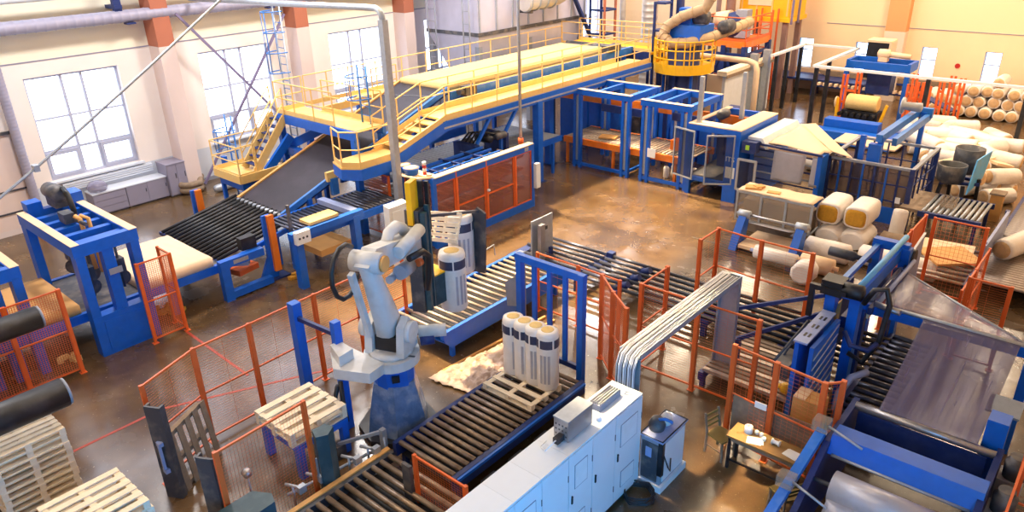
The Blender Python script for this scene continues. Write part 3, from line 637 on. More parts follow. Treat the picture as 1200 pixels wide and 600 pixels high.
for i in range(4):
    a, b = ys[i]+.05, ys[i+1]-.05
    pf = P('guard_panel', MB().box(x1-.04, a, .3, x1-.03, b, zt-.24), 'orangeglass', t, 'orange tinted see-through panel')
    mb = MB(); mb.box(x1-.05, a, .28, x1, a+.04, zt-.22).box(x1-.05, b-.04, .28, x1, b, zt-.22).box(x1-.05, a, .28, x1, b, .32).box(x1-.05, a, zt-.26, x1, b, zt-.22)
    if i in (1, 2): mb.box(x1-.05, a, 1.12, x1, b, 1.17)
    P('panel_frame', mb, 'orange', pf)
P('door_knob', MB().lathe((x1+.03, 16.98, 1.3), [(.01, -.03), (.05, 0), (.05, .06), (.02, .09)], 10, 'X'), 'white', t)
for (a, b) in ((x0+.06, -16.75), (-16.7, x1-.12)):
    pf = P('guard_panel', MB().box(a, y0+.02, .25, b, y0+.03, zt-.22), 'orangeglass', t, 'orange tinted see-through panel')
    P('panel_frame', MB().box(a, y0, .22, a+.04, y0+.04, zt-.2).box(b-.04, y0, .22, b, y0+.04, zt-.2).box(a, y0, .22, b, y0+.04, .26), 'orange', pf)
for z_, m_ in ((.8, 'roller'), (1.5, 'galv'), (1.95, 'cream')):
    P('inner_bed', MB().box(x0+.1, y0+.2, z_-.1, x1-.25, y1-.2, z_-.02), 'navy', t)
    for k in range(10): P('inner_roller', MB().tube((x0+.12, y0+.4+k*.44, z_), (x1-.3, y0+.4+k*.44, z_), .05, 8), m_, t)
for k in range(3): P('top_rail', MB().box(x0+.15+k*.4, y0+.4, zt-.12, x0+.22+k*.4, y1-1.2, zt-.04), 'blue', t)
for y in (15.2, 16.2, 17.2): P('top_crossbar', MB().box(x0, y, zt-.1, x1-.2, y+.08, zt-.03), 'navy', t)
P('warning_plate', MB().box(x1+.02, 18.9, 2.15, x1+.03, 19.1, 2.28), 'galv', t); P('switch_box', MB().box(-16.05, 19.37, .7, -15.9, 19.6, 1.6), 'white', t)
for nm, x, y, lb in (('paint_bucket', -17.35, 14.55, 'blue bucket of pale paste at the back of the shelf on the guarded machine'), ('paint_bucket', -16.92, 14.5, 'blue bucket of pale paste nearest the edge of the shelf on the guarded machine')):
    t = T(nm, lb, 'bucket', (x, y, zt)); P('body', MB().lathe((x, y, zt-.01), [(.2, 0), (.25, .2), (.27, .22)], 20), 'blue', t); P('contents', MB().lathe((x, y, zt+.19), [(.25, .02), (.15, .04), (.02, .05)], 20), 'cream', t)
t = T('beacon_lamp', 'red and white warning beacon on the guarded machine', 'beacon', (-16.42, 14.6, zt)); P('base', MB().box(-16.6, 14.45, zt, -16.25, 14.75, zt+.06), 'cream', t)
for k in range(4): P('segment', MB().lathe((-16.42, 14.6, zt+.06+.1*k), [(.06, 0), (.06, .1)], 12), 'red' if k % 2 == 0 else 'white', t)
t = T('control_terminal', 'grey operator terminal with lit screen behind the robot gripper', 'terminal', (-16.0, 13.0, 0))
P('pillar', MB().box(-16.15, 12.85, 0, -15.9, 13.2, .95), 'white', t); P('housing', MB().prism([(-15.95, 12.7, .95), (-15.95, 12.7, 1.95), (-16.2, 12.7, 2.0), (-16.2, 12.7, .95)], (0, .72, 0)), 'white', t)
P('screen', MB().box(-15.95, 12.8, 1.45, -15.935, 13.3, 1.8), 'screen', t)
for k in range(6): P('key', MB().box(-15.95, 12.8+.09*k, 1.12, -15.93, 12.85+.09*k, 1.17), 'dgrey', t)

# orange fences ------------------------------------------------------------
def fence(label, pts, h=2.2, mid=True, nv=.5, nh=.055, wr=.0028, name='safety_fence', dense=False, z0=.12, pw=.06, panels=None, group=None):
    t = T(name, label, 'fence', (pts[0][0], pts[0][1], 0), group)
    for (x, y) in pts:
        P('post', MB().box(x-pw/2, y-pw/2, 0, x+pw/2, y+pw/2, h), 'orange', t); P('foot_plate', MB().box(x-.07, y-.07, 0, x+.07, y+.07, .012), 'orange', t)
    for i in range(len(pts)-1):
        if panels is not None and i not in panels: continue
        a, b = Vector(pts[i]+(0,)), Vector(pts[i+1]+(0,)); L_ = (b-a).length
        fr = MB().bar((a.x, a.y, h-.03), (b.x, b.y, h-.03), .035).bar((a.x, a.y, z0), (b.x, b.y, z0), .035)
        if mid: fr.bar((a.x, a.y, h*.52), (b.x, b.y, h*.52), .03)
        dn = (b-a).normalized()*.045
        for e in (a+dn, b-dn): fr.bar((e.x, e.y, z0), (e.x, e.y, h-.03), .03)
        pf = P('panel_frame', fr, 'orange', t)
        wm = MB().wires((a.x, a.y, z0), (b-a), (0, 0, h-.03-z0), max(2, int(L_/(.05 if dense else nv))), max(2, int((h-z0)/(.05 if dense else nh))), .005 if dense else wr)
        P('wire_mesh', wm, 'wire', pf)
    return t
fence('long orange mesh fence curving along the near side of the robot cell', [(-12.2, 3.85), (-12.68, 5.05), (-12.7, 6.25), (-12.75, 7.85), (-12.75, 9.0), (-12.75, 10.4)])
fence('orange mesh fence in front of the blue saw base, left of the pallet stacks', [(-17.5, 2.2), (-17.5, 3.3), (-17.5, 4.4)], dense=True, pw=.08)
fence('narrow folded orange mesh guard at the right corner of the saw base', [(-17.45, 6.12), (-17.45, 6.95), (-18.1, 6.95)], dense=True)
fence('orange mesh fence closing the end of the lower conveyor beside the grey column', [(-19.2, 14.2), (-17.7, 14.2)], h=2.2, dense=True)
# lift frames over the cross conveyor at the back
def lift(xa, xb, ya, yb, zt, label):
    t = T('lift_frame', label, 'lift frame', ((xa+xb)/2, (ya+yb)/2, 0))
    for (x, y) in ((xa, ya), (xb, ya), (xa, yb), (xb, yb)):
        for s in (-.16, .1): P('column', MB().box(x+s, y-.07, 0, x+s+.12, y+.07, zt-.1), 'blue', t)
        P('rack_strip', MB().box(x-.05, y-.03, .3, x+.1, y+.03, zt-.3), 'galv', t)
    P('top_frame', MB().box(xa-.2, ya-.1, zt-.22, xb+.25, ya+.1, zt).box(xa-.2, yb-.1, zt-.22, xb+.25, yb+.1, zt).box(xa-.16, ya, zt-.22, xa+.02, yb, zt).box(xb+.05, ya, zt-.22, xb+.23, yb, zt).box((xa+xb)/2-.3, ya, zt-.2, (xa+xb)/2-.18, yb, zt-.02), 'blue', t)
    P('top_plate', MB().box(xa-.2, ya-.12, zt, xb+.25, ya+.08, zt+.015), 'cream', t); P('top_plate', MB().box(xa-.2, yb-.08, zt, xb+.25, yb+.12, zt+.015), 'cream', t)
    P('lift_carriage', MB().box(xa, yb-.3, 2.0, xb, yb-.2, 2.3), 'navy', t)
    P('foot_beam', MB().box(xa-.2, ya-.05, .1, xb+.2, ya+.05, .22), 'blue', t)
    P('brace', MB().bar((xb, ya, .15), (xb, yb, .15), .1), 'blue', t)
    return t
lift(-17.6, -15.3, 24.1, 26.1, 3.25, 'blue lift frame beside the walkway columns'); lt = lift(-14.4, -12.75, 24.1, 26.4, 3.2, 'blue lift frame next to the cabin with clear doors')
P('notice', MB().box(-14.2, 23.98, 1.05, -13.85, 23.99, 1.4), 'paper', lt)
cc = roller_bed('cross_conveyor', 'orange edged slat conveyor running under the blue lift frames', -18.35, -12.6, 24.3, 26.2, 1.15, 'X', 36, 'roller', 'orange2', .045,
                [(-18.3, 24.4), (-16, 24.4), (-13.2, 24.4), (-12.7, 26)], .24)
P('upper_beam', MB().box(-21, 26.55, 2.1, -11.4, 26.67, 2.42), 'orange2', cc)
for x in (-20.8, -15, -11.5): P('beam_post', MB().box(x-.07, 26.55, 0, x+.07, 26.67, 2.1), 'navy', cc)
solo('offcut_board', MB().cb(-16.6, 24.9, 1.24, .7, .5, .06, .3), 'ply', 'tan board offcut lying on the slat conveyor', 'board')
t = T('open_crate', 'small orange crate standing on the slat conveyor', 'crate', (-13.6, 25.2, 1.16))
P('frame', MB().box(-13.8, 25.0, 1.17, -13.4, 25.05, 1.55).box(-13.8, 25.35, 1.17, -13.4, 25.4, 1.55).box(-13.8, 25.05, 1.17, -13.75, 25.35, 1.55).box(-13.45, 25.05, 1.17, -13.4, 25.35, 1.55), 'orange2', t); P('floor', MB().box(-13.8, 25, 1.16, -13.4, 25.4, 1.18), 'ply', t)
for i in range(9):
    x = -13.9+.14*i; y = 25.0+.5*((i*37 % 10)/10)
    solo('packing_roll', MB().lathe((x, y, 0), [(.1, 0), (.12, .05), (.12, .4), (.07, .46)], 8), 'wrap', 'pale dusty bundle on the floor under the slat conveyor', 'bundle', 'dusty bundles under the slat conveyor')
random.seed(3)
t = T('press_unit', 'dark blue press machinery in the shadow behind the slat conveyor', 'machine', (-15.5, 28, 0))
P('wall_panel', MB().box(-21, 27.4, 0, -17.5, 27.6, 2.3), 'blue', t)
for k in range(9):
    x = -17.2+k*.68; h = 1.2+random.random()*1.3; P('cabinet', MB().box(x, 27.3+.3*random.random(), 0, x+.5, 28.6, h), random.choice(['navy', 'blue', 'dgrey', 'blue']), t)
for k in range(6): P('pipe', MB().tube((-17+k, 27.2, .3), (-17+k, 27.2, 2.2), .05, 8), 'galv' if k % 2 else 'navy', t)
# packing cabin with clear doors
t = T('packing_cabin', 'blue packing cabin with cream roof edge and two open clear doors', 'machine', (-11.4, 25.2, 0))
x0, x1, y0, y1, zt = -12.5, -10.5, 23.9, 27.0, 2.62
P('front_frame', MB().box(x0, y0, 0, x0+.18, y0+.15, zt).box(-11.0, y0, 0, x1, y0+.2, zt).box(x0, y0, zt-.2, x1, y0+.15, zt).box(x0, y0, .55, x1, y0+.12, .7), 'blue', t)
P('side_wall', MB().box(x1-.12, y0, 0, x1, y1, zt), 'blue', t); P('rear_frame', MB().box(x0, y1-.15, 0, x0+.15, y1, zt).box(x0, y1-.15, zt-.2, x1, y1, zt).box(x0, y0, zt-.2, x0+.12, y1, zt), 'blue', t)
P('roof_edge', MB().box(x0, y0, zt, x1, y0+.55, zt+.04).box(x1-.6, y0, zt, x1, y1, zt+.04).box(x0, y0, zt, x0+.2, y1, zt+.04), 'cream', t)
P('floor_plate', MB().box(x0, y0+.1, .6, x1-.1, y1, .68), 'dgrey', t); P('inner_machine', MB().box(-12.1, 25.6, .68, -11.0, 26.6, 1.9).box(-11.8, 24.8, 1.4, -11.5, 25.3, 2.4), 'navy', t)
P('roof_motor', MB().lathe((-11.9, 25.4, 2.75), [(.1, -.3), (.18, -.25), (.18, .2), (.1, .26)], 14, 'Y'), 'dgrey', t)
for (x, y, sx) in ((-12.55, 23.55, -.0), (-11.1, 23.45, 0)):
    dr = P('clear_door', MB().cb(x+.1, y, 1.62, .95, .012, 1.75, -.25 if x < -12 else .6), 'glassy', t, 'see-through door')
    fr = MB()
    for zz in (.75, 2.49): fr.cb(x+.1, y, zz, .95, .04, .05, -.25 if x < -12 else .6)
    rz = -.25 if x < -12 else .6
    for s in (-.46, .46): fr.cb(x+.1+s*math.cos(rz), y+s*math.sin(rz), 1.62, .045, .04, 1.78, rz)
    P('door_frame', fr, 'galv', dr)
P('notice', MB().box(-10.95, y0-.012, .9, -10.6, y0, 1.3), 'paper', t)
for (x, y) in ((-12.2, 24.1), (-11.3, 25.6)): P('grey_pole', MB().box(x-.07, y-.07, zt, x+.07, y+.07, 4.3), 'galv', t)
def text(body, size, loc, rot, m, parent, name='lettering'):
    c = bpy.data.curves.new(name, 'FONT'); c.body = body; c.size = size; c.extrude = .003; c.materials.append(M[m])
    o = bpy.data.objects.new(name, c); COL.objects.link(o); o.parent = parent; o.location = Vector(loc)-ORG[parent.name]; o.rotation_euler = rot
    bpy.context.view_layer.update(); me = bpy.data.meshes.new_from_object(o.evaluated_get(bpy.context.evaluated_depsgraph_get())); par, lo = o.parent, o.location.copy()
    bpy.data.objects.remove(o); q = bpy.data.objects.new(name, me); COL.objects.link(q); q.parent = par; q.location = lo; q.rotation_euler = rot; return q
text('ITS', .26, (-10.98, y0-.01, 1.5), (PI/2, 0, 0), 'paper', t)
# ------------------------------------------------------------------ wrap line, bag film and wool at the right back
t = T('film_outfeed', 'blue framed film table with a cream sheet laid over it beside the packing cabin', 'machine', (-9, 25.5, 0))
P('side_frame', MB().box(-10.35, 24.5, 0, -10.2, 27.6, 2.0), 'blue', t); P('side_frame', MB().box(-7.95, 24.3, 0, -7.8, 24.9, 2.1), 'blue', t)
P('roll_cover', MB().box(-10.4, 24.3, 2.3, -9.9, 27.4, 2.4).prism([(-9.9, 24.3, 2.4), (-9.9, 27.4, 2.4), (-9.65, 27.4, 2.05), (-9.65, 24.3, 2.05)], (-.1, 0, -.02)), 'white', t)
P('motor_box', MB().box(-10.45, 23.95, 1.9, -9.95, 24.3, 2.3), 'navy', t); P('indicator', MB().box(-10.3, 23.92, 2.02, -10.17, 23.95, 2.18), 'green', t)
P('cream_sheet', MB().sheet((-9.75, 24.55, 2.22), (-7.95, 24.5, 2.16), (-7.75, 25.0, 2.16), (-9.7, 27.3, 2.3), 10, 10, lambda u, w: (0, 0, .03*math.sin(u*5+w*7)), .02), 'cream', t)
P('sheet_tip', MB().prism([(-9.7, 27.3, 2.3), (-7.75, 25.0, 2.16), (-7.1, 25.1, 2.02), (-9.4, 27.9, 2.25)], (0, 0, -.02)), 'cream', t)
for k in range(5): P('tie_bar', MB().tube((-10.2, 24.5, .9+k*.26), (-7.9, 24.45, .9+k*.26), .03, 8), 'galv' if k % 2 else 'navy', t)
P('grey_sheet', MB().sheet((-9.45, 24.38, 2.1), (-8.35, 24.38, 2.08), (-8.38, 24.3, 1.02), (-9.45, 24.3, 1.02), 8, 10, lambda u, w: (0, .02*math.sin(u*7), 0), .008), 'foil', t); P('grey_strip', MB().sheet((-8.13, 24.38, 2.06), (-7.85, 24.38, 2.06), (-7.86, 24.3, 1.02), (-8.13, 24.3, 1.02), 3, 8, None, .008), 'foil', t)
P('long_rail', MB().bar((-10.2, 24.3, 2.2), (-7.8, 24.3, 2.14), .07), 'navy', t); P('top_bar', MB().bar((-10.1, 24.36, 2.1), (-7.85, 24.36, 2.08), .05), 'cream', t)
P('side_window', MB().box(-10.3, 23.5, .75, -9.72, 23.52, 1.75), 'glassy', t, 'dark see-through window')
P('window_frame', MB().box(-10.36, 23.48, .7, -10.28, 23.54, 1.8).box(-9.74, 23.48, .7, -9.66, 23.54, 1.8).box(-10.34, 23.48, 1.75, -9.68, 23.54, 1.82).box(-10.34, 23.48, .68, -9.68, 23.54, .76), 'galv', t)
P('window_leg', MB().box(-10.3, 23.5, 0, -10.22, 24.5, .08).box(-10.3, 23.5, 0, -10.24, 23.56, .7).box(-9.72, 23.5, 0, -9.66, 23.56, .7), 'navy', t)
t = T('clear_cabinet', 'long low cabinet with dusty clear panels and littered wooden lid', 'cabinet', (-8.2, 22.2, 0))
x0, x1, y0, y1, z0, z1 = -9.45, -7.05, 21.75, 22.6, .35, 1.35
P('lid', MB().sheet((x0, y0, z1+.02), (x1, y0, z1+.02), (x1, y1, z1+.02), (x0, y1, z1+.02), 14, 6, lambda u, w: (0, 0, random.uniform(0, .03)), .03), 'cream', t)
P('scrap_heap', MB().cb(-9.1, 22.1, z1+.06, .5, .35, .08, .4).cb(-8.95, 22.2, z1+.1, .3, .25, .06, 1.).cb(-8.4, 22.05, z1+.05, .4, .2, .04, .2), 'ply', t)
fr = MB()
for x in (x0, -8.65, -7.85, x1): fr.box(x-.035, y0-.03, z0, x+.035, y0+.03, z1)
fr.box(x0, y0-.03, z0, x1, y0+.03, z0+.06).box(x0, y0-.03, z1-.06, x1, y0+.03, z1).box(x0-.03, y1-.03, z0, x0+.03, y1, z1).box(x1-.03, y1-.03, z0, x1+.03, y1, z1).box(x1-.03, y0, z0, x1+.03, y1, z0+.05)
P('frame', fr, 'galv', t)
for a, b in ((x0, -8.65), (-8.65, -7.85), (-7.85, x1)): P('clear_panel', MB().box(a+.04, y0-.005, z0+.06, b-.04, y0+.005, z1-.06), 'clearbox', t, 'dusty see-through panel')
P('base_box', MB().box(x0, y0+.1, 0, x1, y1, z0).box(x0+.1, y0+.3, z0, x1-.1, y1, 1.0), 'woodold', t)
t = T('unwind_stand', 'film unwind stand with two blue arms and a grey sheet running to the clear cabinet', 'machine', (-7.8, 20.8, 0))
for x in (-8.75, -6.95):
    P('arm', MB().prism([(x-.12, 20.1, 0), (x-.12, 20.75, 0), (x-.12, 20.9, .85), (x-.12, 20.65, .95), (x-.12, 20.35, .5)], (.24, 0, 0)), 'blue', t)
    P('bearing', MB().lathe((x, 20.8, .98), [(.06, -.2), (.13, -.18), (.13, .18), (.06, .2)], 12, 'X'), 'galv', t)
P('shaft', MB().tube((-9.0, 20.8, .98), (-6.7, 20.8, .98), .04, 8), 'steel', t)
P('web', MB().sheet((-8.55, 20.75, .75), (-7.3, 20.75, .75), (-7.35, 21.65, .45), (-8.5, 21.65, .45), 8, 6, None, .01), 'foil', t, 'grey sheet')
P('patch', MB().box(-7.28, 20.8, .6, -7.05, 21.5, .62), 'print', t); P('tray', MB().box(-8.6, 20.2, .1, -7.1, 21.6, .2), 'cream', t)
def film_roll(x0, y, z, L_, r, label, core='white', m='wrap', nm='film_roll'):
    t = T(nm, label, 'roll', (x0, y, z-r)); P('film', MB().lathe((x0, y, z), [(r*.3, 0), (r, .01), (r, L_-.01), (r*.3, L_)], 20, 'X'), m, t); P('core', MB().tube((x0-.14, y, z), (x0+L_+.14, y, z), r*.28, 12), core, t)
film_roll(-7.9, 19.85, .3, 1.25, .2, 'long white film roll on the floor right behind the orange fence', 'purplepaint'); film_roll(-6.6, 20.1, .26, .9, .26, 'short pale film roll lying beside the wrapped wool packs', 'cream', 'cream')
t = T('bag_ring', 'white bag rim standing open on the floor behind the orange fence', 'bag', (-6.2, 19.2, 0))
P('bag', MB().lathe((-6.2, 19.3, .33), [(.24, -.3), (.33, -.25), (.34, .1), (.28, .3), (.26, .05), (.2, -.2)], 10, 'Y', True), 'wrap', t)
# wool packs
def wool_pack(x, y, z, L_, r, rz, label, sq=False, group=None, first=[None], m='wrap', tilt=0.):
    key = ('sq' if sq else 'rd', round(L_, 2), round(r, 2), m)
    if not isinstance(first[0], dict): first[0] = {}
    if key not in first[0]:
        t = T('wool_roll' if not sq else 'wool_pack', label, 'wool roll' if not sq else 'wool pack', (0, 0, 0), group); n = 18; pr = []
        rings = [(r*.80, 0), (r*.97, .03), (r, .12), (r*.985, L_*.35), (r*1.01, L_*.6), (r, L_-.12), (r*.97, L_-.03), (r*.80, L_)]
        mb = MB().lathe((0, -L_/2, 0), rings, n, 'Y')
        if sq:
            def pw(v): return math.copysign(abs(v/r)**.55*r, v) if abs(v) > 1e-6 else 0
            mb.v = [(pw(p[0])*1.0, p[1], pw(p[2])*.95) for p in mb.v]
        P('film_cover', mb, m, t)
        for s in (-1, 1):
            cm = MB().lathe((0, s*(L_/2-.005), 0), [(r*.8, -.02*s), (r*.78, .012*s), (r*.3, .018*s), (.01, .006*s)], n, 'Y')
            if s < 0: cm.f = [tuple(reversed(f)) for f in cm.f]
            if sq: cm.v = [(pw(p[0])*.95, p[1], pw(p[2])*.85) for p in cm.v]
            P('wool_core', cm, 'wool2' if sq else 'wooltan', t, 'bare wool at the end')
        first[0][key] = t; o = t
    else: o = dup(first[0][key], (0, 0, 0), 0, label, group)
    o.location = (x, y, z); o.rotation_euler = (tilt, 0, rz); o['label'] = label
    if group: o['group'] = group
    return o
wool_pack(-6.75, 22.9, 1.0, 1.25, .36, 0, 'square wrapped wool pack on top, on the side of the clear cabinet', True); wool_pack(-5.95, 23.0, 1.0, 1.25, .36, 0, 'square wrapped wool pack on top, on the side of the blue cage', True)
for x, y, z, rz, lb in ((-6.6, 22.7, .32, .12, 'dusty flattened wool bundle under the left square pack'), (-5.9, 22.8, .32, -.1, 'dusty flattened wool bundle under the right square pack')):
    mb = MB().lathe((0, 0, 0), [(.3, -.65), (.36, -.5), (.37, 0), (.36, .5), (.3, .65)], 16, 'Y'); mb.v = [(x+p[0]*1.15, y+p[1], z+p[2]*.85) for p in mb.v]
    solo('wool_bundle', mb, 'wrap', lb, 'wool bundle')
for x0, y, lb, L_ in ((-6.9, 21.2, 'pale wool bundle lying in front of the square wool packs', 1.3), (-5.45, 21.5, 'white wrapped bundle behind the blue sealing machine', 2.1), (-5.3, 22.9, 'crumpled grey bundle against the foot of the blue cage', .9)):
    mb = MB().lathe((x0, y, .3), [(.2, 0), (.3, .06), (.29, L_*.3), (.31, L_*.6), (.3, L_-.06), (.2, L_)], 16, 'X'); solo('wool_bundle', mb, 'wrap' if L_ > 1 else 'woodold', lb, 'wool bundle')
# blue cage with gantry
t = T('guard_cage', 'open blue barred cage with dark mesh front at the right back', 'cage', (-6.5, 26.5, 0))
x0, x1, y0, y1, zt = -7.85, -5.25, 25.2, 28.2, 1.95
for (x, y) in ((x0, y0), (x1, y0), (x1, y1), (x0, y1)): P('post', MB().box(x-.07, y-.07, 0, x+.07, y+.07, zt), 'navy', t)
P('top_rail', MB().box(x0, y0-.06, zt-.08, x1, y0+.06, zt).box(x1-.06, y0, zt-.08, x1+.06, y1, zt).box(x0, y1-.06, zt-.08, x1, y1+.06, zt).box(x0-.06, y0, zt-.08, x0+.06, y1, zt), 'greypaint', t)
for k in range(1, 7): P('bar', MB().box(x0+k*.37-.03, y0-.03, 0, x0+k*.37+.03, y0+.03, zt-.05), 'blue' if k % 2 else 'navy', t)
for k in range(1, 5): P('bar', MB().box(x1-.025, y0+k*.6, 0, x1+.025, y0+k*.6+.05, zt-.05), 'navy', t); P('bar', MB().box(x0+k*.5, y1-.025, 0, x0+k*.5+.05, y1+.025, zt-.05), 'navy', t)
for z in (.75, 1.3): P('cross_bar', MB().box(x0, y0-.02, z, x1, y0+.02, z+.04).box(x1-.02, y0, z, x1+.02, y1, z+.04).box(x0, y1-.02, z, x1, y1+.02, z+.04), 'navy', t)
P('mesh_sheet', MB().box(x0+.05, y0-.005, .5, x1-.05, y0+.005, zt-.08), 'darkmesh', t, 'dark see-through mesh'); P('kick_panel', MB().box(-6.7, y0-.04, 0, x1, y0, .55), 'blue', t); P('label_plate', MB().box(-5.6, y0-.05, .75, -5.45, y0-.04, .95), 'paper', t)
t = T('cage_gantry', 'blue gantry with grey motor roll standing over the barred cage', 'machine', (-6.4, 28, 0))
for (x, y) in ((-6.45, 25.6), (-6.25, 29.9), (-7.0, 25.6)): P('leg', MB().box(x-.08, y-.08, 0, x+.08, y+.08, 2.7), 'blue', t)
P('top_beam', MB().box(-6.6, 25.5, 2.55, -6.4, 30.1, 2.8).box(-6.2, 25.9, 2.4, -6.05, 30.1, 2.65).box(-6.6, 29.9, 2.5, -6.0, 30.1, 2.85), 'blue2', t); P('side_box', MB().box(-6.75, 25.35, 1.75, -6.35, 25.6, 2.5), 'blue', t)
P('roll', MB().lathe((-6.5, 29.0, 3.05), [(.06, -.36), (.3, -.34), (.3, -.28), (.14, -.26), (.17, .3), (.06, .34)], 18, 'X'), 'galv', t)
P('hose', MB().path([(-6.5, 25.6, 2.2), (-6.8, 25.9, 1.7), (-7.3, 26.2, 1.5), (-7.7, 26.6, 1.55)], .05, 8), 'cream', t)
P('panel_table', MB().box(-8.9, 28.6, 1.45, -6.7, 30.0, 1.5), 'cream', t); P('table_leg', MB().box(-8.8, 28.7, 0, -8.7, 28.8, 1.45), 'navy', t); P('table_leg', MB().box(-8.8, 29.8, 0, -8.7, 29.9, 1.45), 'navy', t)
# white screen wall and rails on black posts
t = T('white_screen_wall', 'tall white boarded screen with a wooden beam along its top at the back', 'screen', (-15.6, 35.5, 0))
P('board', MB().box(-15.7, 33.0, 0, -15.55, 38.2, 2.5), 'white', t); P('end_board', MB().box(-16.6, 33.0, 0, -15.7, 33.15, 2.5), 'cream', t); P('top_beam', MB().box(-15.95, 32.9, 2.5, -15.45, 35.6, 2.72).box(-15.9, 35.65, 2.5, -15.5, 38.2, 2.66), 'wood', t); P('edge', MB().box(-15.45, 32.9, 2.42, -15.42, 38.2, 2.56), 'woodold', t)
for y in (35.4, 36.9): P('grey_pillar', MB().box(-15.5, y, 0, -15.2, y+.3, 3.2), 'galv', t)
t = T('rail_frame', 'white overhead rails on black posts round the orange rack machine', 'frame', (-12, 38, 0))
for a, b in (((-14.9, 36.6), (-14.9, 40.9)), ((-14.9, 40.8), (-12.1, 40.8)), ((-12.2, 40.9), (-12.2, 35.0)), ((-12.2, 35.0), (-3.6, 34.85))):
    P('rail', MB().bar((a[0], a[1], 3.0), (b[0], b[1], 3.0), .2, .1), 'white', t)
for (x, y) in ((-14.9, 37.2), (-14.9, 38.6), (-14.9, 40.4), (-12.2, 35.3), (-12.2, 36.9), (-7.4, 34.9), (-3.85, 34.9)): P('post', MB().box(x-.08, y-.08, 0, x+.08, y+.08, 2.95), 'black', t)
# rack machine
t = T('rack_machine', 'machine with orange uprights and blue top beam behind the white rail', 'machine', (-9.6, 38.5, 0))
for (x, y) in ((-11.2, 36.4), (-10.95, 37.6), (-8.4, 36.4), (-8.1, 36.9), (-8.0, 37.6), (-7.7, 36.6), (-7.4, 37.6), (-8.6, 37.9), (-7.2, 38.6), (-6.8, 38.6)): P('upright', MB().box(x-.13, y-.05, 0, x-.04, y+.05, 2.3+(x*7 % 1)*.35).box(x+.04, y-.05, 0, x+.13, y+.05, 2.3+(x*7 % 1)*.35).box(x-.1, y-.03, .5, x+.1, y+.03, .6).box(x-.1, y-.03, 1.2, x+.1, y+.03, 1.3).box(x-.1, y-.03, 1.9, x+.1, y+.03, 2.0), 'orange', t)
for z in (.6, 1.1, 1.6): P('lattice', MB().box(-8.4, 36.9, z, -7.7, 36.96, z+.1), 'orange', t); P('lattice', MB().box(-11.3, 37, z, -10.9, 37.06, z+.1), 'orange', t)
P('top_beam', MB().box(-11.9, 38.4, 2.45, -9.0, 38.6, 2.8).box(-11.9, 39.6, 2.55, -9.0, 39.75, 2.85).box(-11.9, 38.4, 2.45, -11.75, 39.7, 2.85).box(-9.15, 38.4, 2.45, -9.0, 39.7, 2.85), 'blue', t)
for x in (-11.85, -9.1): P('column', MB().box(x-.1, 38.4, 0, x+.1, 38.6, 2.5), 'blue', t)
P('hood', MB().box(-11.6, 40.3, 1.7, -10.6, 41.2, 3.45), 'black', t); P('hood_rim', MB().box(-11.65, 40.25, 3.45, -10.5, 41.25, 3.55).box(-10.58, 40.25, 1.7, -10.48, 41.2, 3.5), 'cream', t); P('lower_box', MB().box(-11.0, 39.0, 1.2, -9.9, 39.8, 2.3), 'navy', t)
P('motor', MB().lathe((-10.4, 39.0, 3.15), [(.1, -.3), (.22, -.24), (.22, .2), (.1, .3)], 14, 'X').tube((-10.1, 39, 3.15), (-9.2, 39, 3.1), .12, 10).box(-10.6, 38.8, 2.8, -10.2, 39.2, 3.0), 'cream', t)
P('stepped_rail', MB().box(-13.5, 39.2, 1.2, -9.0, 39.3, 1.3), 'navy', t)
for k in range(16): P('slat', MB().box(-13.4+k*.28, 39.1, 1.3, -13.28+k*.28, 39.4, 1.42), 'cream', t)
P('wool_bale', MB().lathe((-10.9, 36.2, 1.35), [(.3, 0), (.36, .05), (.36, 1.35), (.3, 1.4)], 14, 'X'), 'wool', t); P('roller_bank', MB().box(-11.0, 35.9, .6, -9.4, 36.6, 1.0), 'black', t)
for k in range(6): P('press_roller', MB().tube((-11.0+k*.28, 35.6, .85), (-11.0+k*.28, 36.4, .85), .1, 10), 'black', t)
P('yellow_arm', MB().bar((-11.2, 35.9, .5), (-11.3, 36.0, 1.5), .12), 'yellow2', t); P('yellow_arm', MB().bar((-9.3, 36.0, .5), (-9.1, 36.0, 1.4), .12), 'yellow2', t); P('side_disc', MB().tube((-11.35, 36.0, 1.3), (-11.3, 36.0, 1.3), .25, 16), 'cream', t)
P('base', MB().box(-11.6, 33.2, .1, -8.0, 33.9, .62).box(-11.1, 34.0, .2, -8.8, 34.6, .95), 'blue', t); P('base', MB().box(-8.2, 33.5, .1, -7.8, 35.4, .6), 'blue', t)
t = T('far_bench', 'dark workbench with timber lengths along the end wall behind the rails', 'bench', (-15, 42.8, 0))
P('top', MB().box(-17.5, 42.2, .85, -12.0, 43.4, .95), 'navy', t)
for x in (-17.3, -14.8, -12.2): P('leg', MB().box(x, 42.3, 0, x+.1, 43.3, .85), 'navy', t)
P('back_shelf', MB().box(-17.5, 43.5, .85, -4.6, 43.95, .95), 'navy', t)
for x in (-17.3, -13.5, -9.5, -4.8): P('shelf_leg', MB().box(x, 43.6, 0, x+.1, 43.9, .85), 'navy', t)
for k in range(5): solo('timber_length', MB().box(-14.6-.1*k, 43.55+.13*(k % 2), .953+.092*(k//2), -4.9-.4*k, 43.65+.13*(k % 2), 1.04+.092*(k//2)), 'woodold', 'weathered timber length stacked on the shelf along the end wall', 'timber', 'timbers along the end wall')
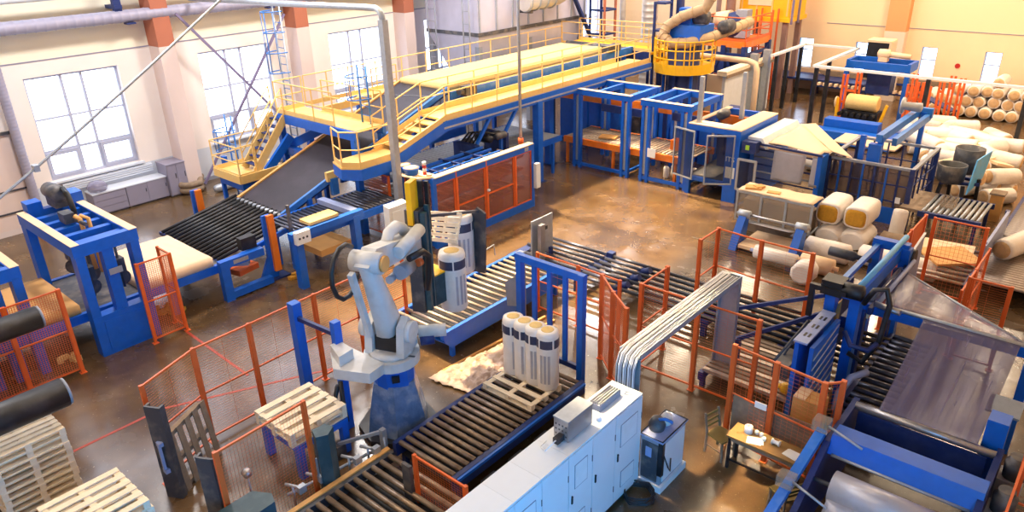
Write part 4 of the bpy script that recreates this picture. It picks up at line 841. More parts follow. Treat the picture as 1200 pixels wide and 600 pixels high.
# wool rolls against the end wall
n = 0
for row, (cnt, z, xs) in enumerate(((9, .29, -8.9), (9, .8, -8.95), (6, 1.3, -7.4), (1, 1.78, -6.1))):
    for i in range(cnt):
        x = xs+i*.555+(.27 if row % 2 else 0)+random.uniform(-.04, .04)
        if x > -4.55: continue
        wool_pack(x, 42.35+random.uniform(-.12, .12), z+random.uniform(-.02, .03), 1.2, .285, random.uniform(-.08, .08)+(PI if i % 2 else 0), 'white wrapped wool roll stacked against the end wall', False, 'wool rolls stacked against the end wall')
t = T('slanted_table', 'dark blue slanting table beside the stacked wool rolls', 'table', (-8, 40.3, 0))
P('top', MB().prism([(-9.0, 40.9, .98), (-7.2, 39.2, .74), (-6.9, 39.5, .74), (-8.7, 41.2, .98)], (0, 0, .06)), 'navy', t)
for (x, y, h) in ((-7.2, 39.3, .74), (-7.0, 39.5, .74), (-8.9, 40.9, .97), (-8.7, 41.1, .97)): P('leg', MB().box(x-.04, y-.04, 0, x+.04, y+.04, h), 'navy', t)
solo('wall_sign', MB().tube((-8.15, YF, 2.05), (-8.15, YF-.05, 2.05), .12, 16), 'red', 'small round red sign on the end wall between the two right windows', 'sign')
t = T('wall_heater', 'grey heater unit bracketed on the right pilaster of the end wall', 'heater', (-4.1, 43.2, 2))
P('body', MB().lathe((-4.2, 43.1, 2.2), [(.2, -.3), (.32, -.2), (.34, .2), (.2, .3)], 14, 'X'), 'galv', t); P('bracket', MB().box(-4.5, 43.2, 1.8, -3.8, 43.42, 1.9), 'dgrey', t)
# loose pile of wool rolls
random.seed(11); placed = []
def inside(x, y):
    poly = [(-7.9, 34.3), (-7.0, 37.2), (-4.6, 36.2), (-4.1, 35.3), (-3.6, 31.5), (-3.2, 28.6), (-4.0, 28.8), (-5.6, 31), (-6.2, 32.3)]
    c = False
    for i in range(len(poly)):
        (a, b), (e, f) = poly[i], poly[i-1]
        if (b > y) != (f > y) and x < (e-a)*(y-b)/(f-b)+a: c = not c
    return c
k = 0
while len(placed) < 64 and k < 6000:
    k += 1; x = random.uniform(-8, -3); y = random.uniform(28.5, 37.5)
    if not inside(x, y): continue
    lvl = 0 if len(placed) < 40 else 1
    if any((x-a)**2+(y-b)**2 < (.5 if lvl == 0 else .66)**2 and l == lvl for a, b, l in placed): continue
    placed.append((x, y, lvl)); wool_pack(x, y, .29+lvl*.5, 1.2, .285, random.choice((0, .4, -.5, 1.0, 1.5, 2.2))+random.uniform(-.3, .3), 'white wrapped wool roll tumbled in the loose pile at the right back', False, 'wool rolls in the loose pile', m='wrap', tilt=random.uniform(-.12, .12))
for i in range(14):
    x, y = random.uniform(-7.6, -3.4), random.uniform(29.5, 36.5)
    if inside(x, y): solo('wool_batt', MB().cb(x, y, .75+random.random()*.15, .9, .6, .1, random.random()*3, random.uniform(-.25, .25), random.uniform(-.2, .2)), 'cream', 'loose pale wool batt thrown over the pile of rolls', 'wool batt', 'batts thrown over the pile')
for (x, y, rz, z, lb) in ((-8.75, 28.0, 1.35, .3, 'wool roll lying on the near side of the small heap behind the packing cabin'), (-9.5, 28.9, 1.1, .3, 'wool roll lying on the far side of the small heap behind the packing cabin'), (-9.1, 28.5, -.35, .5, 'wool roll leaning on top of the small heap behind the packing cabin')):
    wool_pack(x-.6, y+1.2, z, 1.25, .3, rz, lb, tilt=.35 if z > .5 else 0)
# ------------------------------------------------------------------ right middle ground
rt = roller_bed('roller_table', 'low table of grey rollers with a wooden plate under the drum stand', -4.75, -3.1, 24.8, 26.8, .78, 'X', 11, 'galv', 'navy', .05,
                [(-5.1, 24.9), (-3.2, 24.9), (-5.1, 26.7), (-3.2, 26.7)], .16)
P('wood_plate', MB().box(-5.35, 24.8, .7, -4.7, 26.8, .8), 'woodold', rt)
t = T('crate_box', 'small clear plastic crate on the rollers under the drum stand', 'crate', (-4.2, 25.6, .83))
P('body', MB().box(-4.35, 25.4, .83, -3.95, 25.42, 1.1).box(-4.35, 25.9, .83, -3.95, 25.92, 1.1).box(-4.35, 25.4, .83, -4.33, 25.92, 1.1).box(-3.97, 25.4, .83, -3.95, 25.92, 1.1).box(-4.35, 25.4, .83, -3.95, 25.92, .85), 'clearbox', t)
t = T('drum_stand', 'dark stand holding two grey drums and a leaning sky blue plate', 'stand', (-4.3, 27, 0))
for (a, b) in (((-4.85, 26.9, 0), (-4.75, 27.2, 1.15)), ((-4.0, 26.9, 0), (-4.1, 27.1, 1.1)), ((-4.6, 27.9, 0), (-4.6, 27.8, 1.2)), ((-3.7, 27.6, 0), (-3.75, 27.5, 1.3))): P('leg', MB().bar(a, b, .1), 'black', t)
P('top_frame', MB().bar((-4.8, 27.1, 1.1), (-3.7, 27.4, 1.15), .09).bar((-4.7, 27.9, 1.15), (-3.7, 27.6, 1.2), .09), 'navy', t)
P('drum', MB().lathe((-4.55, 27.3, 1.1), [(.3, 0), (.42, .1), (.45, .62), (.41, .63), (.38, .2), (.02, .18)], 22), 'dgrey', t); P('drum_inside', MB().lathe((-4.55, 27.3, 1.1), [(.375, .22), (.4, .6), (.396, .6), (.37, .23)], 22), 'black', t); P('drum', MB().lathe((-4.35, 28.6, 1.15), [(.4, 0), (.46, .1), (.46, .85), (.42, .86), (.4, .3), (.02, .28)], 22), 'dgrey', t)
P('blue_plate', MB().prism([(-3.95, 26.9, .9), (-3.75, 27.9, 1.25), (-3.7, 28.3, 2.1), (-3.9, 27.2, 2.0)], (.04, -.02, .0)), 'cyanplate', t, 'sky blue plate')
rc = roller_bed('right_conveyor', 'wide conveyor of thin rollers at the right edge of the view', -2.5, -.2, 20.9, 29.5, .6, 'Y', 56, 'roller', 'navy', .045, [(-2.45, 21.5), (-2.45, 25), (-2.45, 29)])
P('guard_plate', MB().bar((-2.42, 21.4, 1.05), (-2.42, 24.6, 1.05), .07, .7), 'purplepaint', rc); P('guard_post', MB().box(-2.5, 24.5, .6, -2.4, 24.65, 1.4), 'navy', rc); P('guard_post', MB().box(-2.5, 21.5, .6, -2.4, 21.65, 1.4), 'navy', rc)
P('teal_bed', MB().box(-2.4, 21.3, .42, -.3, 24.8, .48), 'teal', rc)
wool_pack(-1.9, 23.3, .92, 1.5, .3, -.35, 'single wrapped wool roll lying on the conveyor at the right edge')
t = T('wood_box', 'small wooden block unit at the end of the right conveyor', 'box', (-2.9, 28.2, 0)); P('block', MB().box(-3.3, 27.4, 0, -2.95, 27.8, .9), 'ply', t); P('cap', MB().box(-3.34, 27.36, .9, -2.91, 27.84, .96), 'woodold', t)
wool_pack(-5.1, 23.9, .5, 1.0, .22, .1, 'grey strapped roll standing tilted beside the foot of the cage', tilt=1.15)
# fences on the right
fence('tall orange mesh fence running away beside the sealing machine', [(-3.78, 17.9), (-3.78, 19.3), (-3.78, 20.6)], dense=True, pw=.08)
fence('orange mesh fence across the back of the kraft board stack', [(-3.55, 20.55), (-2.35, 20.55)], nh=.1, nv=.1)
fence('low orange fence with open rails right of the kraft board stack', [(-2.2, 17.6), (-2.2, 19.0), (-2.2, 20.5)], h=1.7)
fence('orange fence panel at the right beyond the film sheet', [(-2.1, 17.5), (-1.3, 17.5)], h=2.1)
t = T('leaning_plate', 'lilac blue sheet metal wing standing beside the tall orange fence', 'plate', (-3.7, 18.4, 0)); P('sheet', MB().prism([(-3.55, 17.0, .2), (-3.55, 19.6, .2), (-3.55, 19.6, 2.05), (-3.55, 17.0, 1.65)], (.03, 0, 0)), 'purplepaint', t); P('edge_strip', MB().bar((-3.53, 17.0, 1.67), (-3.53, 19.6, 2.07), .05, .04), 'white', t); P('foot', MB().box(-3.7, 17.0, 0, -3.4, 17.3, .2), 'navy', t); P('foot', MB().box(-3.7, 19.3, 0, -3.4, 19.6, .2), 'navy', t)
for i, (x, y, rz, lb) in enumerate(((-3.45, 22.7, .1, 'pale board at the back of the stack behind the film machine'), (-3.25, 22.1, .72, 'orange kraft board turned askew on top of the stack behind the film machine'))):
    solo('kraft_board', MB().cb(x, y, .55+.07*i, 1.3, 1.15, .06, rz), 'ply' if i else 'cream', lb, 'board')
bt = T('board_table', 'slatted roller end carrying the kraft boards', 'conveyor', (-3.3, 22, 0))
for k in range(9): P('slat_roller', MB().tube((-4.0, 20.75+k*.31, .46), (-2.62, 20.75+k*.31, .46), .05, 8), 'roller', bt)
P('side_frame', MB().box(-4.06, 20.7, .3, -4.0, 23.4, .46), 'navy', bt); P('side_frame', MB().box(-2.62, 20.7, .3, -2.56, 23.4, .46), 'navy', bt)
for (x, y) in ((-4.03, 20.9), (-2.6, 20.9), (-4.03, 23.2), (-2.6, 23.2)): P('leg', MB().box(x-.04, y-.04, 0, x+.04, y+.04, .3), 'navy', bt)
fence('orange mesh fence round the open floor in front of the unwind stand', [(-7.6, 15.6), (-7.6, 16.55), (-6.4, 16.45), (-5.15, 16.45)], nh=.07, nv=.6, wr=.0018, pw=.085)
# chain conveyor along X
t = T('chain_conveyor', 'long dark rod conveyor crossing the hall from the square plate to the sealing machine', 'conveyor', (-8.5, 15.8, 0))
for k in range(7):
    y = 14.95+k*.27
    P('rod', MB().tube((-13.3 if k > 2 else -13.0, y, .5), (-10.9, y, .5), .05, 8), 'rollerdk', t); P('rod', MB().tube((-10.85, y, .5), (-9.55, y, .5), .05, 8), 'rollerdk', t); P('rod', MB().tube((-9.5, y, .5), (-3.2, y, .5), .05, 8), 'black', t)
for x in (-13.2, -10.87, -9.6, -7.0, -5.0):
    P('cross_frame', MB().box(x-.14, 14.85, .36, x+.14, 16.65, .46), 'navy', t)
    for y in (14.95, 16.5): P('leg', MB().box(x-.06, y-.06, 0, x+.06, y+.06, .36), 'navy', t)
for k in range(3): P('spindle', MB().tube((-9.55, 15.1+k*.55, .5), (-9.3, 15.1+k*.55, .62), .09, 10), 'navy', t)
P('end_cap', MB().box(-10.95, 16.5, .42, -10.75, 16.7, .6), 'navy', t)
t = T('slat_bed', 'wide bed of brown slats in front of the sealing machine', 'conveyor', (-5.4, 13.8, 0))
for k in range(12): P('slat', MB().box(-6.0, 12.95+k*.165, .38, -4.08, 13.05+k*.165, .46), 'woodold' if k % 3 else 'roller', t)
for k in range(1): P('block', MB().box(-4.7-.1*k, 14.6+k*.05, .44, -4.2-.1*k, 14.72+k*.05, .8), 'black', t)
P('side_frame', MB().box(-6.05, 12.85, .2, -5.95, 14.95, .4), 'navy', t); P('side_frame', MB().box(-4.14, 12.85, .2, -4.06, 14.95, .4), 'navy', t)
for (x, y) in ((-6, 13), (-6, 14.8), (-4.1, 13), (-4.1, 14.8)): P('leg', MB().box(x-.05, y-.05, 0, x+.05, y+.05, .2), 'navy', t)
P('valve', MB().lathe((-4.25, 13.15, .5), [(.1, 0), (.12, .05), (.12, .14), (.05, .2)], 10).tube((-4.5, 13.1, .6), (-4.0, 13.2, .6), .05, 8), 'yellow2', t)
# infeed conveyor to the robot
ic = roller_bed('infeed_conveyor', 'blue roller conveyor feeding the robot from the square plate', -12.8, -11.15, 10.1, 14.6, .75, 'Y', 19, 'roller', 'blue', .042,
                [(-12.75, 10.15), (-11.2, 10.4), (-12.75, 12.5), (-11.2, 12.5), (-12.75, 14.4), (-11.2, 14.4)], .16, gap_shade=True)
P('side_skirt', MB().prism([(-11.12, 10.3, .3), (-11.12, 14.6, .3), (-11.12, 14.6, .77), (-11.12, 10.05, .77), (-11.12, 10.1, .5)], (.03, 0, 0)), 'blue', ic); P('tie_bar', MB().bar((-12.75, 10.15, .3), (-11.2, 10.4, .3), .05), 'navy', ic)
P('bed_sheet', MB().box(-12.7, 10.2, .4, -11.2, 11.6, .42), 'blue', ic)
for k in range(2): P('photo_sensor', MB().path([(-12.95, 12.6+.9*k, .7), (-12.98, 12.6+.9*k, 1.15), (-12.98, 13.0+.9*k, 1.2), (-12.95, 13.0+.9*k, .9)], .02, 6), 'galv', ic)
t = T('stop_plate', 'square pale steel plate standing at the end of the infeed conveyor', 'plate', (-12.3, 15.3, 0)); P('plate', MB().box(-12.42, 14.85, .62, -12.38, 15.8, 1.72), 'galv', t); P('plate_hole', MB().box(-12.377, 15.45, 1.3, -12.37, 15.55, 1.4), 'dgrey', t); P('upright', MB().box(-12.3, 15.0, 0, -12.18, 15.2, 1.6), 'steel', t); P('upright', MB().box(-12.38, 15.6, 0, -12.3, 15.7, .7), 'navy', t)
solo('floor_rail', MB().bar((-10.85, 9.6, .03), (-10.6, 13.2, .03), .06, .06).bar((-10.55, 9.6, .03), (-10.3, 13.2, .03), .06, .06), 'ply', 'pair of wooden floor battens along the infeed conveyor', 'batten')
# dusty film heap on the floor
random.seed(5)
mb = MB().sheet((-10.9, 9.3, .05), (-9.5, 9.5, .05), (-9.45, 12.2, .05), (-10.4, 12.6, .05), 26, 34, lambda u, w: (random.uniform(-.03, .03), random.uniform(-.03, .03), random.uniform(-.02, .12)*(1 if .06 < u < .94 and .04 < w < .96 else .1)), .004)
solo('film_heap', mb, 'heap', 'crumpled pale film heap on the floor between robot and pallet line', 'film heap')
# palletising conveyors
pc = roller_bed('pallet_conveyor', 'wide roller conveyor under the pallet with four wool rolls', -9.2, -7.65, 6.95, 10.75, .56, 'Y', 22, 'rollerworn', 'navy', .05, [(-9.15, 7.1), (-7.7, 7.1), (-9.15, 10.6), (-7.7, 10.6)], .28, gap_shade=True)
P('edge_channel', MB().box(-7.62, 6.95, .5, -7.55, 10.75, .56), 'blue', pc)
for k in range(4): P('gear_motor', MB().lathe((-7.3, 7.5+k*.75, .32), [(.05, -.2), (.11, -.15), (.11, .15), (.05, .2)], 10, 'Y'), 'black', pc)
P('chain_guard', MB().box(-7.5, 7.1, .1, -7.25, 10.4, .2), 'black', pc)
lw = roller_bed('outfeed_conveyor', 'roller conveyor running out of the bottom edge beside the teal pad post', -9.15, -7.0, 2.4, 6.75, .46, 'Y', 22, 'rollerworn', 'dgrey', .05, [(-9.1, 2.6), (-7.05, 2.6), (-9.1, 6.6), (-7.05, 6.6)], .2, gap_shade=True)
P('wood_edge', MB().box(-9.3, 2.4, .44, -9.2, 6.8, .5), 'ply', lw)
# pallets
def pallet(name_loc, L_, W_, label, nb=7, rz=0., group=None, cache={}, fill=.6):
    k = (L_, W_, nb, fill)
    if k not in cache:
        t = T('wooden_pallet', label, 'pallet', (0, 0, 0), group); bw = W_/nb*fill
        a = P('deck_board', MB().box(-L_/2, -W_/2, .122, L_/2, -W_/2+bw, .144), 'wood', t)
        for i in range(1, nb): share('deck_board', a, t, (0, (W_-bw)*i/(nb-1), 0))
        c = P('cross_board', MB().box(-L_/2, -W_/2, .1, -L_/2+.1, W_/2, .122), 'wood', t); share('cross_board', c, t, (L_/2-.05, 0, 0)); share('cross_board', c, t, (L_-.1, 0, 0))
        b = P('block', MB().box(-L_/2, -W_/2, .022, -L_/2+.1, -W_/2+.12, .1), 'wood', t)
        for i in range(3):
            for j in range(3):
                if i or j: share('block', b, t, ((L_/2-.05)*i, (W_/2-.06)*j, 0))
        e = P('base_board', MB().box(-L_/2, -W_/2, 0, L_/2, -W_/2+.1, .022), 'wood', t); share('base_board', e, t, (0, W_/2-.05, 0)); share('base_board', e, t, (0, W_-.1, 0))
        cache[k] = t; o = t; o.location = name_loc; o.rotation_euler = (0, 0, rz)
    else: o = dup(cache[k], name_loc, rz, label)
    o['label'] = label
    if group: o['group'] = group
    return o
ORDN = ['lowest', 'second lowest', 'third from the floor', 'fourth from the floor', 'fifth from the floor', 'fifth from the top', 'fourth from the top', 'third from the top', 'second from the top', 'topmost']
for k in range(10):
    pallet((-13.62+random.uniform(-.015, .015), 2.17+random.uniform(-.02, .02), k*.146), 1.2, .86, ORDN[k]+' pallet of the stack under the black roller at the left', 6, PI/2, 'stacked pallets under the black roller')
for k in range(10):
    pallet((-10.78+random.uniform(-.015, .015), 2.32+random.uniform(-.02, .02), k*.146), 1.2, 1.18, ORDN[k]+' pallet of the stack at the bottom edge beside the guard posts', 6, PI/2, 'stacked pallets at the bottom edge')
pallet((-8.43, 9.72, .59), 1.3, .98, 'pale pallet on the roller conveyor with four wool rolls standing on it', 4, fill=.42)
t = T('pallet_stand', 'blue legged stand holding a pale pallet beside the robot', 'stand', (-10.95, 6.1, 0))
for (x, y) in ((-11.45, 5.6), (-10.35, 5.6), (-11.45, 6.6), (-10.35, 6.6)): P('leg', MB().box(x-.07, y-.07, 0, x+.07, y+.07, .72), 'blue', t)
P('top_frame', MB().box(-11.52, 5.52, .64, -10.28, 5.66, .76).box(-11.52, 6.54, .64, -10.28, 6.68, .76).box(-11.52, 5.52, .64, -11.38, 6.68, .76).box(-10.42, 5.52, .64, -10.28, 6.68, .76), 'blue', t)
for k in range(2): pallet((-10.92, 6.08, .765+.146*k), 1.25, 1.2, ('lower' if k == 0 else 'upper')+' of the two pallets on the blue stand by the robot', 5, PI/2)
# wrapped wool rolls upright
def upright_roll(x, y, z, r, h, label, first={}, group=None, cat='wool roll'):
    k = (r, h)
    if k not in first:
        t = T('wool_roll', label, cat, (0, 0, 0), group)
        P('film_cover', MB().lathe((0, 0, 0), [(r*.9, 0), (r, .04), (r*.985, h*.3), (r, h*.6), (r*.99, h*.93), (r*.92, h-.02), (r*.7, h)], 26), 'wrap', t)
        P('printed_band', MB().lathe((0, 0, 0), [(r*1.002, h*.74), (r*1.006, h*.745), (r*1.006, h*.88), (r*1.002, h*.885)], 26), 'print', t, 'dark printed band')
        for a in (-2.4, -1.1, .2): P('print_gap', MB().cb(r*1.004*math.cos(a), r*1.004*math.sin(a), h*.81, .012, .03, h*.15, a), 'wrap', t)
        P('wool_core', MB().lathe((0, 0, h-.004), [(r*.62, 0), (r*.5, .012), (r*.2, .018), (.01, .01)], 16), 'wool', t, 'bare wool at the top')
        for q in range(3): P('faint_print', MB().cb(r*1.0*math.cos(-.9+q*.35), r*1.0*math.sin(-.9+q*.35), h*.38, .006, .05, h*.5, -.9+q*.35), 'foil', t)
        first[k] = t; o = t
    else: o = dup(first[k], (0, 0, 0), 0, label)
    o.location = (x, y, z); o['label'] = label
    if group: o['group'] = group
    return o
for k, lb in enumerate(('first white wool roll from the left on the pallet behind the white cabinets', 'second white wool roll from the left on the pallet behind the white cabinets', 'third white wool roll from the left on the pallet behind the white cabinets', 'rightmost white wool roll on the pallet behind the white cabinets')):
    o = upright_roll(-8.87+.3*k, 10.0+.0*k, .74, .23, 1.32, lb, group='wool rolls on the pallet'); o.rotation_euler = (0, 0, -.2*k)
# blue gate frame behind the pallet
t = T('blue_gate_frame', 'blue barred frame standing behind the pallet with the wool rolls', 'frame', (-8.8, 11.15, 0))
P('post', MB().box(-9.72, 11.08, 0, -9.58, 11.22, 2.84), 'blue', t); P('post', MB().box(-8.02, 11.05, 0, -7.88, 11.19, 2.84), 'blue', t); P('top_beam', MB().box(-9.75, 11.08, 2.68, -7.88, 11.2, 2.84), 'blue', t)
for k in range(1, 4): P('bar', MB().box(-9.65+k*.42-.05, 11.1, .6, -9.65+k*.42+.05, 11.17, 2.7), 'blue', t)
P('low_beam', MB().box(-9.7, 11.1, .5, -7.9, 11.18, .62), 'navy', t); P('steel_post', MB().box(-9.9, 11.3, 0, -9.75, 11.45, 2.75), 'galv', t); P('shield', MB().prism([(-10.25, 11.3, 1.9), (-9.85, 11.3, 2.2), (-9.85, 11.3, 1.4), (-10.2, 11.3, 1.3)], (0, .05, 0)), 'greypaint', t)
# fences in the middle
fence('orange mesh gate leaf standing ajar left of the cable tray', [(-8.38, 12.5), (-7.72, 11.95), (-7.1, 11.5)], dense=True, pw=.085)
fence('orange framed fence crossing under the cable tray to the slat bed', [(-7.45, 13.75), (-7.45, 12.65), (-6.1, 12.68), (-4.78, 12.7)], nh=.06, nv=.5, wr=.002, pw=.085)
fence('orange mesh fence behind the wooden table on the right', [(-4.75, 11.55), (-3.9, 11.45), (-3.02, 11.35), (-2.8, 11.6)], nv=.1, nh=.08, pw=.085)
fence('low orange fence behind the blue gate frame', [(-11.0, 13.4), (-9.7, 13.4), (-8.45, 13.35)], h=1.7, nh=.4, nv=.45)
fence('short rusty orange fence stub between the two palletising conveyors', [(-7.95, 6.35), (-6.75, 6.35)], h=1.3, nh=.05, nv=.06, wr=.002, mid=False)
solo('guard_sheet', MB().box(-8.2, 6.25, 0, -8.0, 6.32, 1.05), 'dgrey', 'grey steel sheet in front of the short fence stub', 'sheet')
fence('fine orange mesh fence at the bottom edge in front of the pallet stand', [(-9.5, 3.75), (-9.57, 5.4)], h=2.2, nv=.06, nh=.06, wr=.002, mid=False)
solo('table_guard', MB().box(-4.65, 11.5, .35, -3.1, 11.52, 1.15), 'woodold', 'brown board fixed to the fence behind the wooden table', 'board')
solo('notice_card', MB().box(-4.2, 11.42, 1.12, -3.98, 11.44, 1.25), 'paper', 'small white notice on the fence above the wooden table', 'notice')
# ------------------------------------------------------------------ robot
t = T('palletising_robot', 'light grey robot arm on a film wrapped blue pedestal', 'robot', (-10.15, 7.8, 0))
cx, cy = -10.15, 7.8
def ring(rad, z, n=6, ph=.3): return [(cx+rad*math.cos(ph+2*PI*k/n), cy+rad*math.sin(ph+2*PI*k/n), z) for k in range(n)]
mb = MB(); rr = [ring(.68, .12), ring(.62, .5), ring(.52, .95), ring(.46, 1.2)]
mb.add([p for q in rr for p in q], [(k*6+i, k*6+(i+1) % 6, (k+1)*6+(i+1) % 6, (k+1)*6+i) for k in range(3) for i in range(6)]+[tuple(reversed(range(6))), tuple(18+i for i in range(6))])
P('wrapped_pedestal', mb, 'pedfilm', t, 'pedestal wrapped in creased film'); P('floor_plate', MB().prism(ring(.82, 0, 8, .1), (0, 0, .12)), 'black', t)
P('blue_drum', MB().lathe((cx, cy, 1.15), [(.42, 0), (.42, .45)], 12, 'Z', False), 'blue', t); P('drum_hatch', MB().cb(cx+.36, cy-.25, 1.4, .06, .15, .14, -.6), 'black', t)
rb = lambda nm, mb, m='robot', lb=None: P(nm, mb, m, t, lb)
az = math.atan2(.92, -.38)         # direction of the arm in plan
ux, uy = math.cos(az), math.sin(az); sx, sy = -uy, ux     # forward, left
def W(f, s, z): return (cx+f*ux+s*sx, cy+f*uy+s*sy, z)
pts = []
for k in range(28):
    a = 2*PI*k/28; pts.append(W(.55*math.cos(a), .55*math.sin(a), 1.6))
rb('turntable', MB().prism(pts, (0, 0, .2))); rb('turntable_wing', MB().prism([W(-.5, -.1, 1.6), W(-.1, .95, 1.6), W(-.45, 1.1, 1.6), W(-.95, .75, 1.6), W(-.9, .0, 1.6)], (0, 0, .22)))
rb('battery_box', MB().prism([W(-.5, .55, 1.82), W(-.3, .95, 1.82), W(-.5, 1.05, 1.82), W(-.85, .65, 1.82)], (0, 0, .22))); rb('slew_ring', MB().lathe((cx, cy, 1.8), [(.44, 0), (.44, .06), (.36, .1)], 26))
rb('decal', MB().cb(*W(-.1, -.45, 1.805), .2, .05, .006, .5), 'dgrey')
for s in (-.34, .34): rb('shoulder_plate', MB().prism([W(-.3, s-.08, 1.85), W(.32, s-.08, 1.85), W(.26, s-.08, 2.35), W(.05, s-.08, 2.6), W(-.2, s-.08, 2.45)], (sx*.16, sy*.16, 0)))
rb('shoulder_recess', MB().prism([W(-.2, -.24, 1.86), W(.2, -.24, 1.86), W(.16, -.24, 2.2), W(-.16, -.24, 2.2)], (sx*.48, sy*.48, 0)), 'black')
for s in (-.52, .42): rb('shoulder_motor', MB().tube(W(.0, s, 2.3), W(0, s+.14, 2.3), .22, 20))
rb('side_motor', MB().tube(W(.35, -.45, 2.1), W(.55, -.95, 2.12), .13, 16)); rb('motor_cap', MB().tube(W(.3, -.5, 1.95), W(.42, -.75, 1.97), .12, 14), 'navy')
# lower arm: tapering, leaning back
lo = [(.0, 2.25, .30, .20), (-.06, 2.6, .27, .21), (-.24, 3.1, .22, .19), (-.42, 3.6, .17, .16), (-.52, 3.95, .2, .16)]
mb = MB(); n = 12; vs = []
for f, z, wf, ws in lo:
    for k in range(n):
        a = 2*PI*k/n; c_, s_ = math.cos(a), math.sin(a); q = lambda v: math.copysign(abs(v)**.6, v); vs.append(W(f+wf*q(c_), ws*q(s_), z))
mb.add(vs, [(k*n+i, k*n+(i+1) % n, (k+1)*n+(i+1) % n, (k+1)*n+i) for k in range(len(lo)-1) for i in range(n)]+[tuple(reversed(range(n))), tuple((len(lo)-1)*n+i for i in range(n))], True); rb('lower_arm', mb)
rb('link_rod', MB().bar(W(-.35, .22, 2.3), W(-.75, .22, 3.8), .1, .12)); rb('elbow', MB().tube(W(-.5, -.3, 3.95), W(-.5, .3, 3.95), .2, 20)); rb('elbow_cap', MB().tube(W(-.5, -.36, 3.95), W(-.5, -.3, 3.95), .15, 20), 'ply')
rb('upper_arm', MB().prism([W(-.75, -.15, 3.95), W(-.5, -.15, 3.72), W(.6, -.15, 3.55), W(1.15, -.15, 3.6), W(1.15, -.15, 3.82), W(.5, -.15, 3.98), W(-.4, -.15, 4.18)], (sx*.3, sy*.3, 0)))
rb('arm_pipe', MB().path([W(.3, .0, 3.75), W(.33, .05, 3.98), W(.45, .05, 4.12), W(.75, .05, 4.14), W(1.0, .05, 4.0), W(1.08, 0, 3.8), W(1.12, 0, 3.6)], .115, 12)); rb('arm_tube', MB().tube(W(.2, -.25, 3.85), W(1.15, -.25, 3.95), .13, 14))
rb('cable_loop', MB().path([W(-.8+.45*math.cos(a/10*PI*1.6+.8), .3, 3.85+.5*math.sin(a/10*PI*1.6+.8)) for a in range(11)], .045, 8), 'black'); rb('cable_bundle', MB().path([W(.5, -.3, 3.6), W(.9, -.4, 3.6), W(1.15, -.4, 3.4), W(1.2, -.35, 2.9), W(1.2, -.3, 2.6)], .07, 8), 'black')
rb('under_motor', MB().tube(W(.45, -.1, 3.3), W(.9, -.1, 3.25), .15, 14).tube(W(.2, .0, 3.25), W(.6, .1, 3.15), .08, 10), 'greypaint'); rb('orange_plug', MB().tube(W(.95, -.25, 3.3), W(1.05, -.28, 3.3), .08, 12), 'orange')
rb('wrist', MB().lathe(W(1.25, 0, 3.45), [(.16, -.3), (.2, -.2), (.2, .2), (.13, .45)], 18))
# gripper: mast, clamp plates, jaw
t = T('roll_gripper', 'dark steel gripper mast with yellow head plate and slatted wooden clamp on the robot', 'gripper', W(1.45, 0, 2.3))
P('mast', MB().bar(W(1.5, .0, 1.95), W(1.5, .0, 4.25), .34, .3, (sx, sy, 0)), 'dgrey', t); P('mast_ribs', MB().bar(W(1.42, -.22, 2.0), W(1.42, -.22, 4.2), .1, .12, (sx, sy, 0)).bar(W(1.6, -.22, 2.0), W(1.6, -.22, 4.3), .06, .1, (sx, sy, 0)), 'teal', t)
P('yellow_plate', MB().bar(W(1.42, .0, 3.95), W(1.42, .0, 4.85), .3, .12, (sx, sy, 0)), 'yellow2', t); P('rear_rails', MB().bar(W(1.62, -.1, 3.7), W(1.62, -.1, 4.8), .08, .1, (sx, sy, 0)).bar(W(1.75, -.18, 3.7), W(1.75, -.18, 4.75), .07, .08, (sx, sy, 0)), 'black', t)
P('rear_plate', MB().prism([(-11.15, 11.2, 1.95), (-10.78, 11.2, 2.0), (-10.7, 11.2, 3.5), (-10.95, 11.2, 3.6), (-11.1, 11.2, 3.4)], (0, .05, 0)), 'dgrey', t); P('plate_arm', MB().bar((-10.92, 11.25, 3.5), (-10.75, 9.35, 4.0), .06), 'dgrey', t)
P('counter_box', MB().box(-11.15, 9.6, 1.85, -10.72, 9.98, 2.55), 'teal', t); P('box_top', MB().box(-11.16, 9.59, 2.55, -10.71, 9.99, 2.58), 'yellow2', t)
A, B, C, D_ = [Vector(q) for q in ((-11.75, 10.15, 3.0), (-10.55, 10.15, 3.22), (-10.67, 10.45, 3.72), (-11.93, 10.45, 3.48))]
mb = MB()
for k in range(6):
    q = k/5; mb.bar(A.lerp(D_, q), B.lerp(C, q), .03, .085)
P('clamp_slats', mb, 'wood', t, 'pale wooden slats'); mb = MB()
for q in (.03, .38, .62, .97): mb.bar(A.lerp(B, q)-Vector((0, 0, .03)), D_.lerp(C, q)-Vector((0, 0, .03)), .05, .04)
P('clamp_bearers', mb, 'wood', t, 'pale wooden bearers')
for k in range(5): q = (k+.5)/5; p = A.lerp(D_, q); P('air_cylinder', MB().tube(p-Vector((0, 0, .05)), p+Vector((-sx*.0+ux*-.02, 0, -.05))+Vector((sx*.22, sy*.22, 0)), .035, 8), 'black', t)
ro = upright_roll(-10.78, 10.18, 1.55, .3, 1.4, 'white wool roll gripped by the robot in front', group=None); ro2 = upright_roll(-11.25, 10.95, 2.05, .3, 1.4, 'white wool roll gripped by the robot behind the wooden slats', group=None)
ro.rotation_euler = (0, 0, .4)
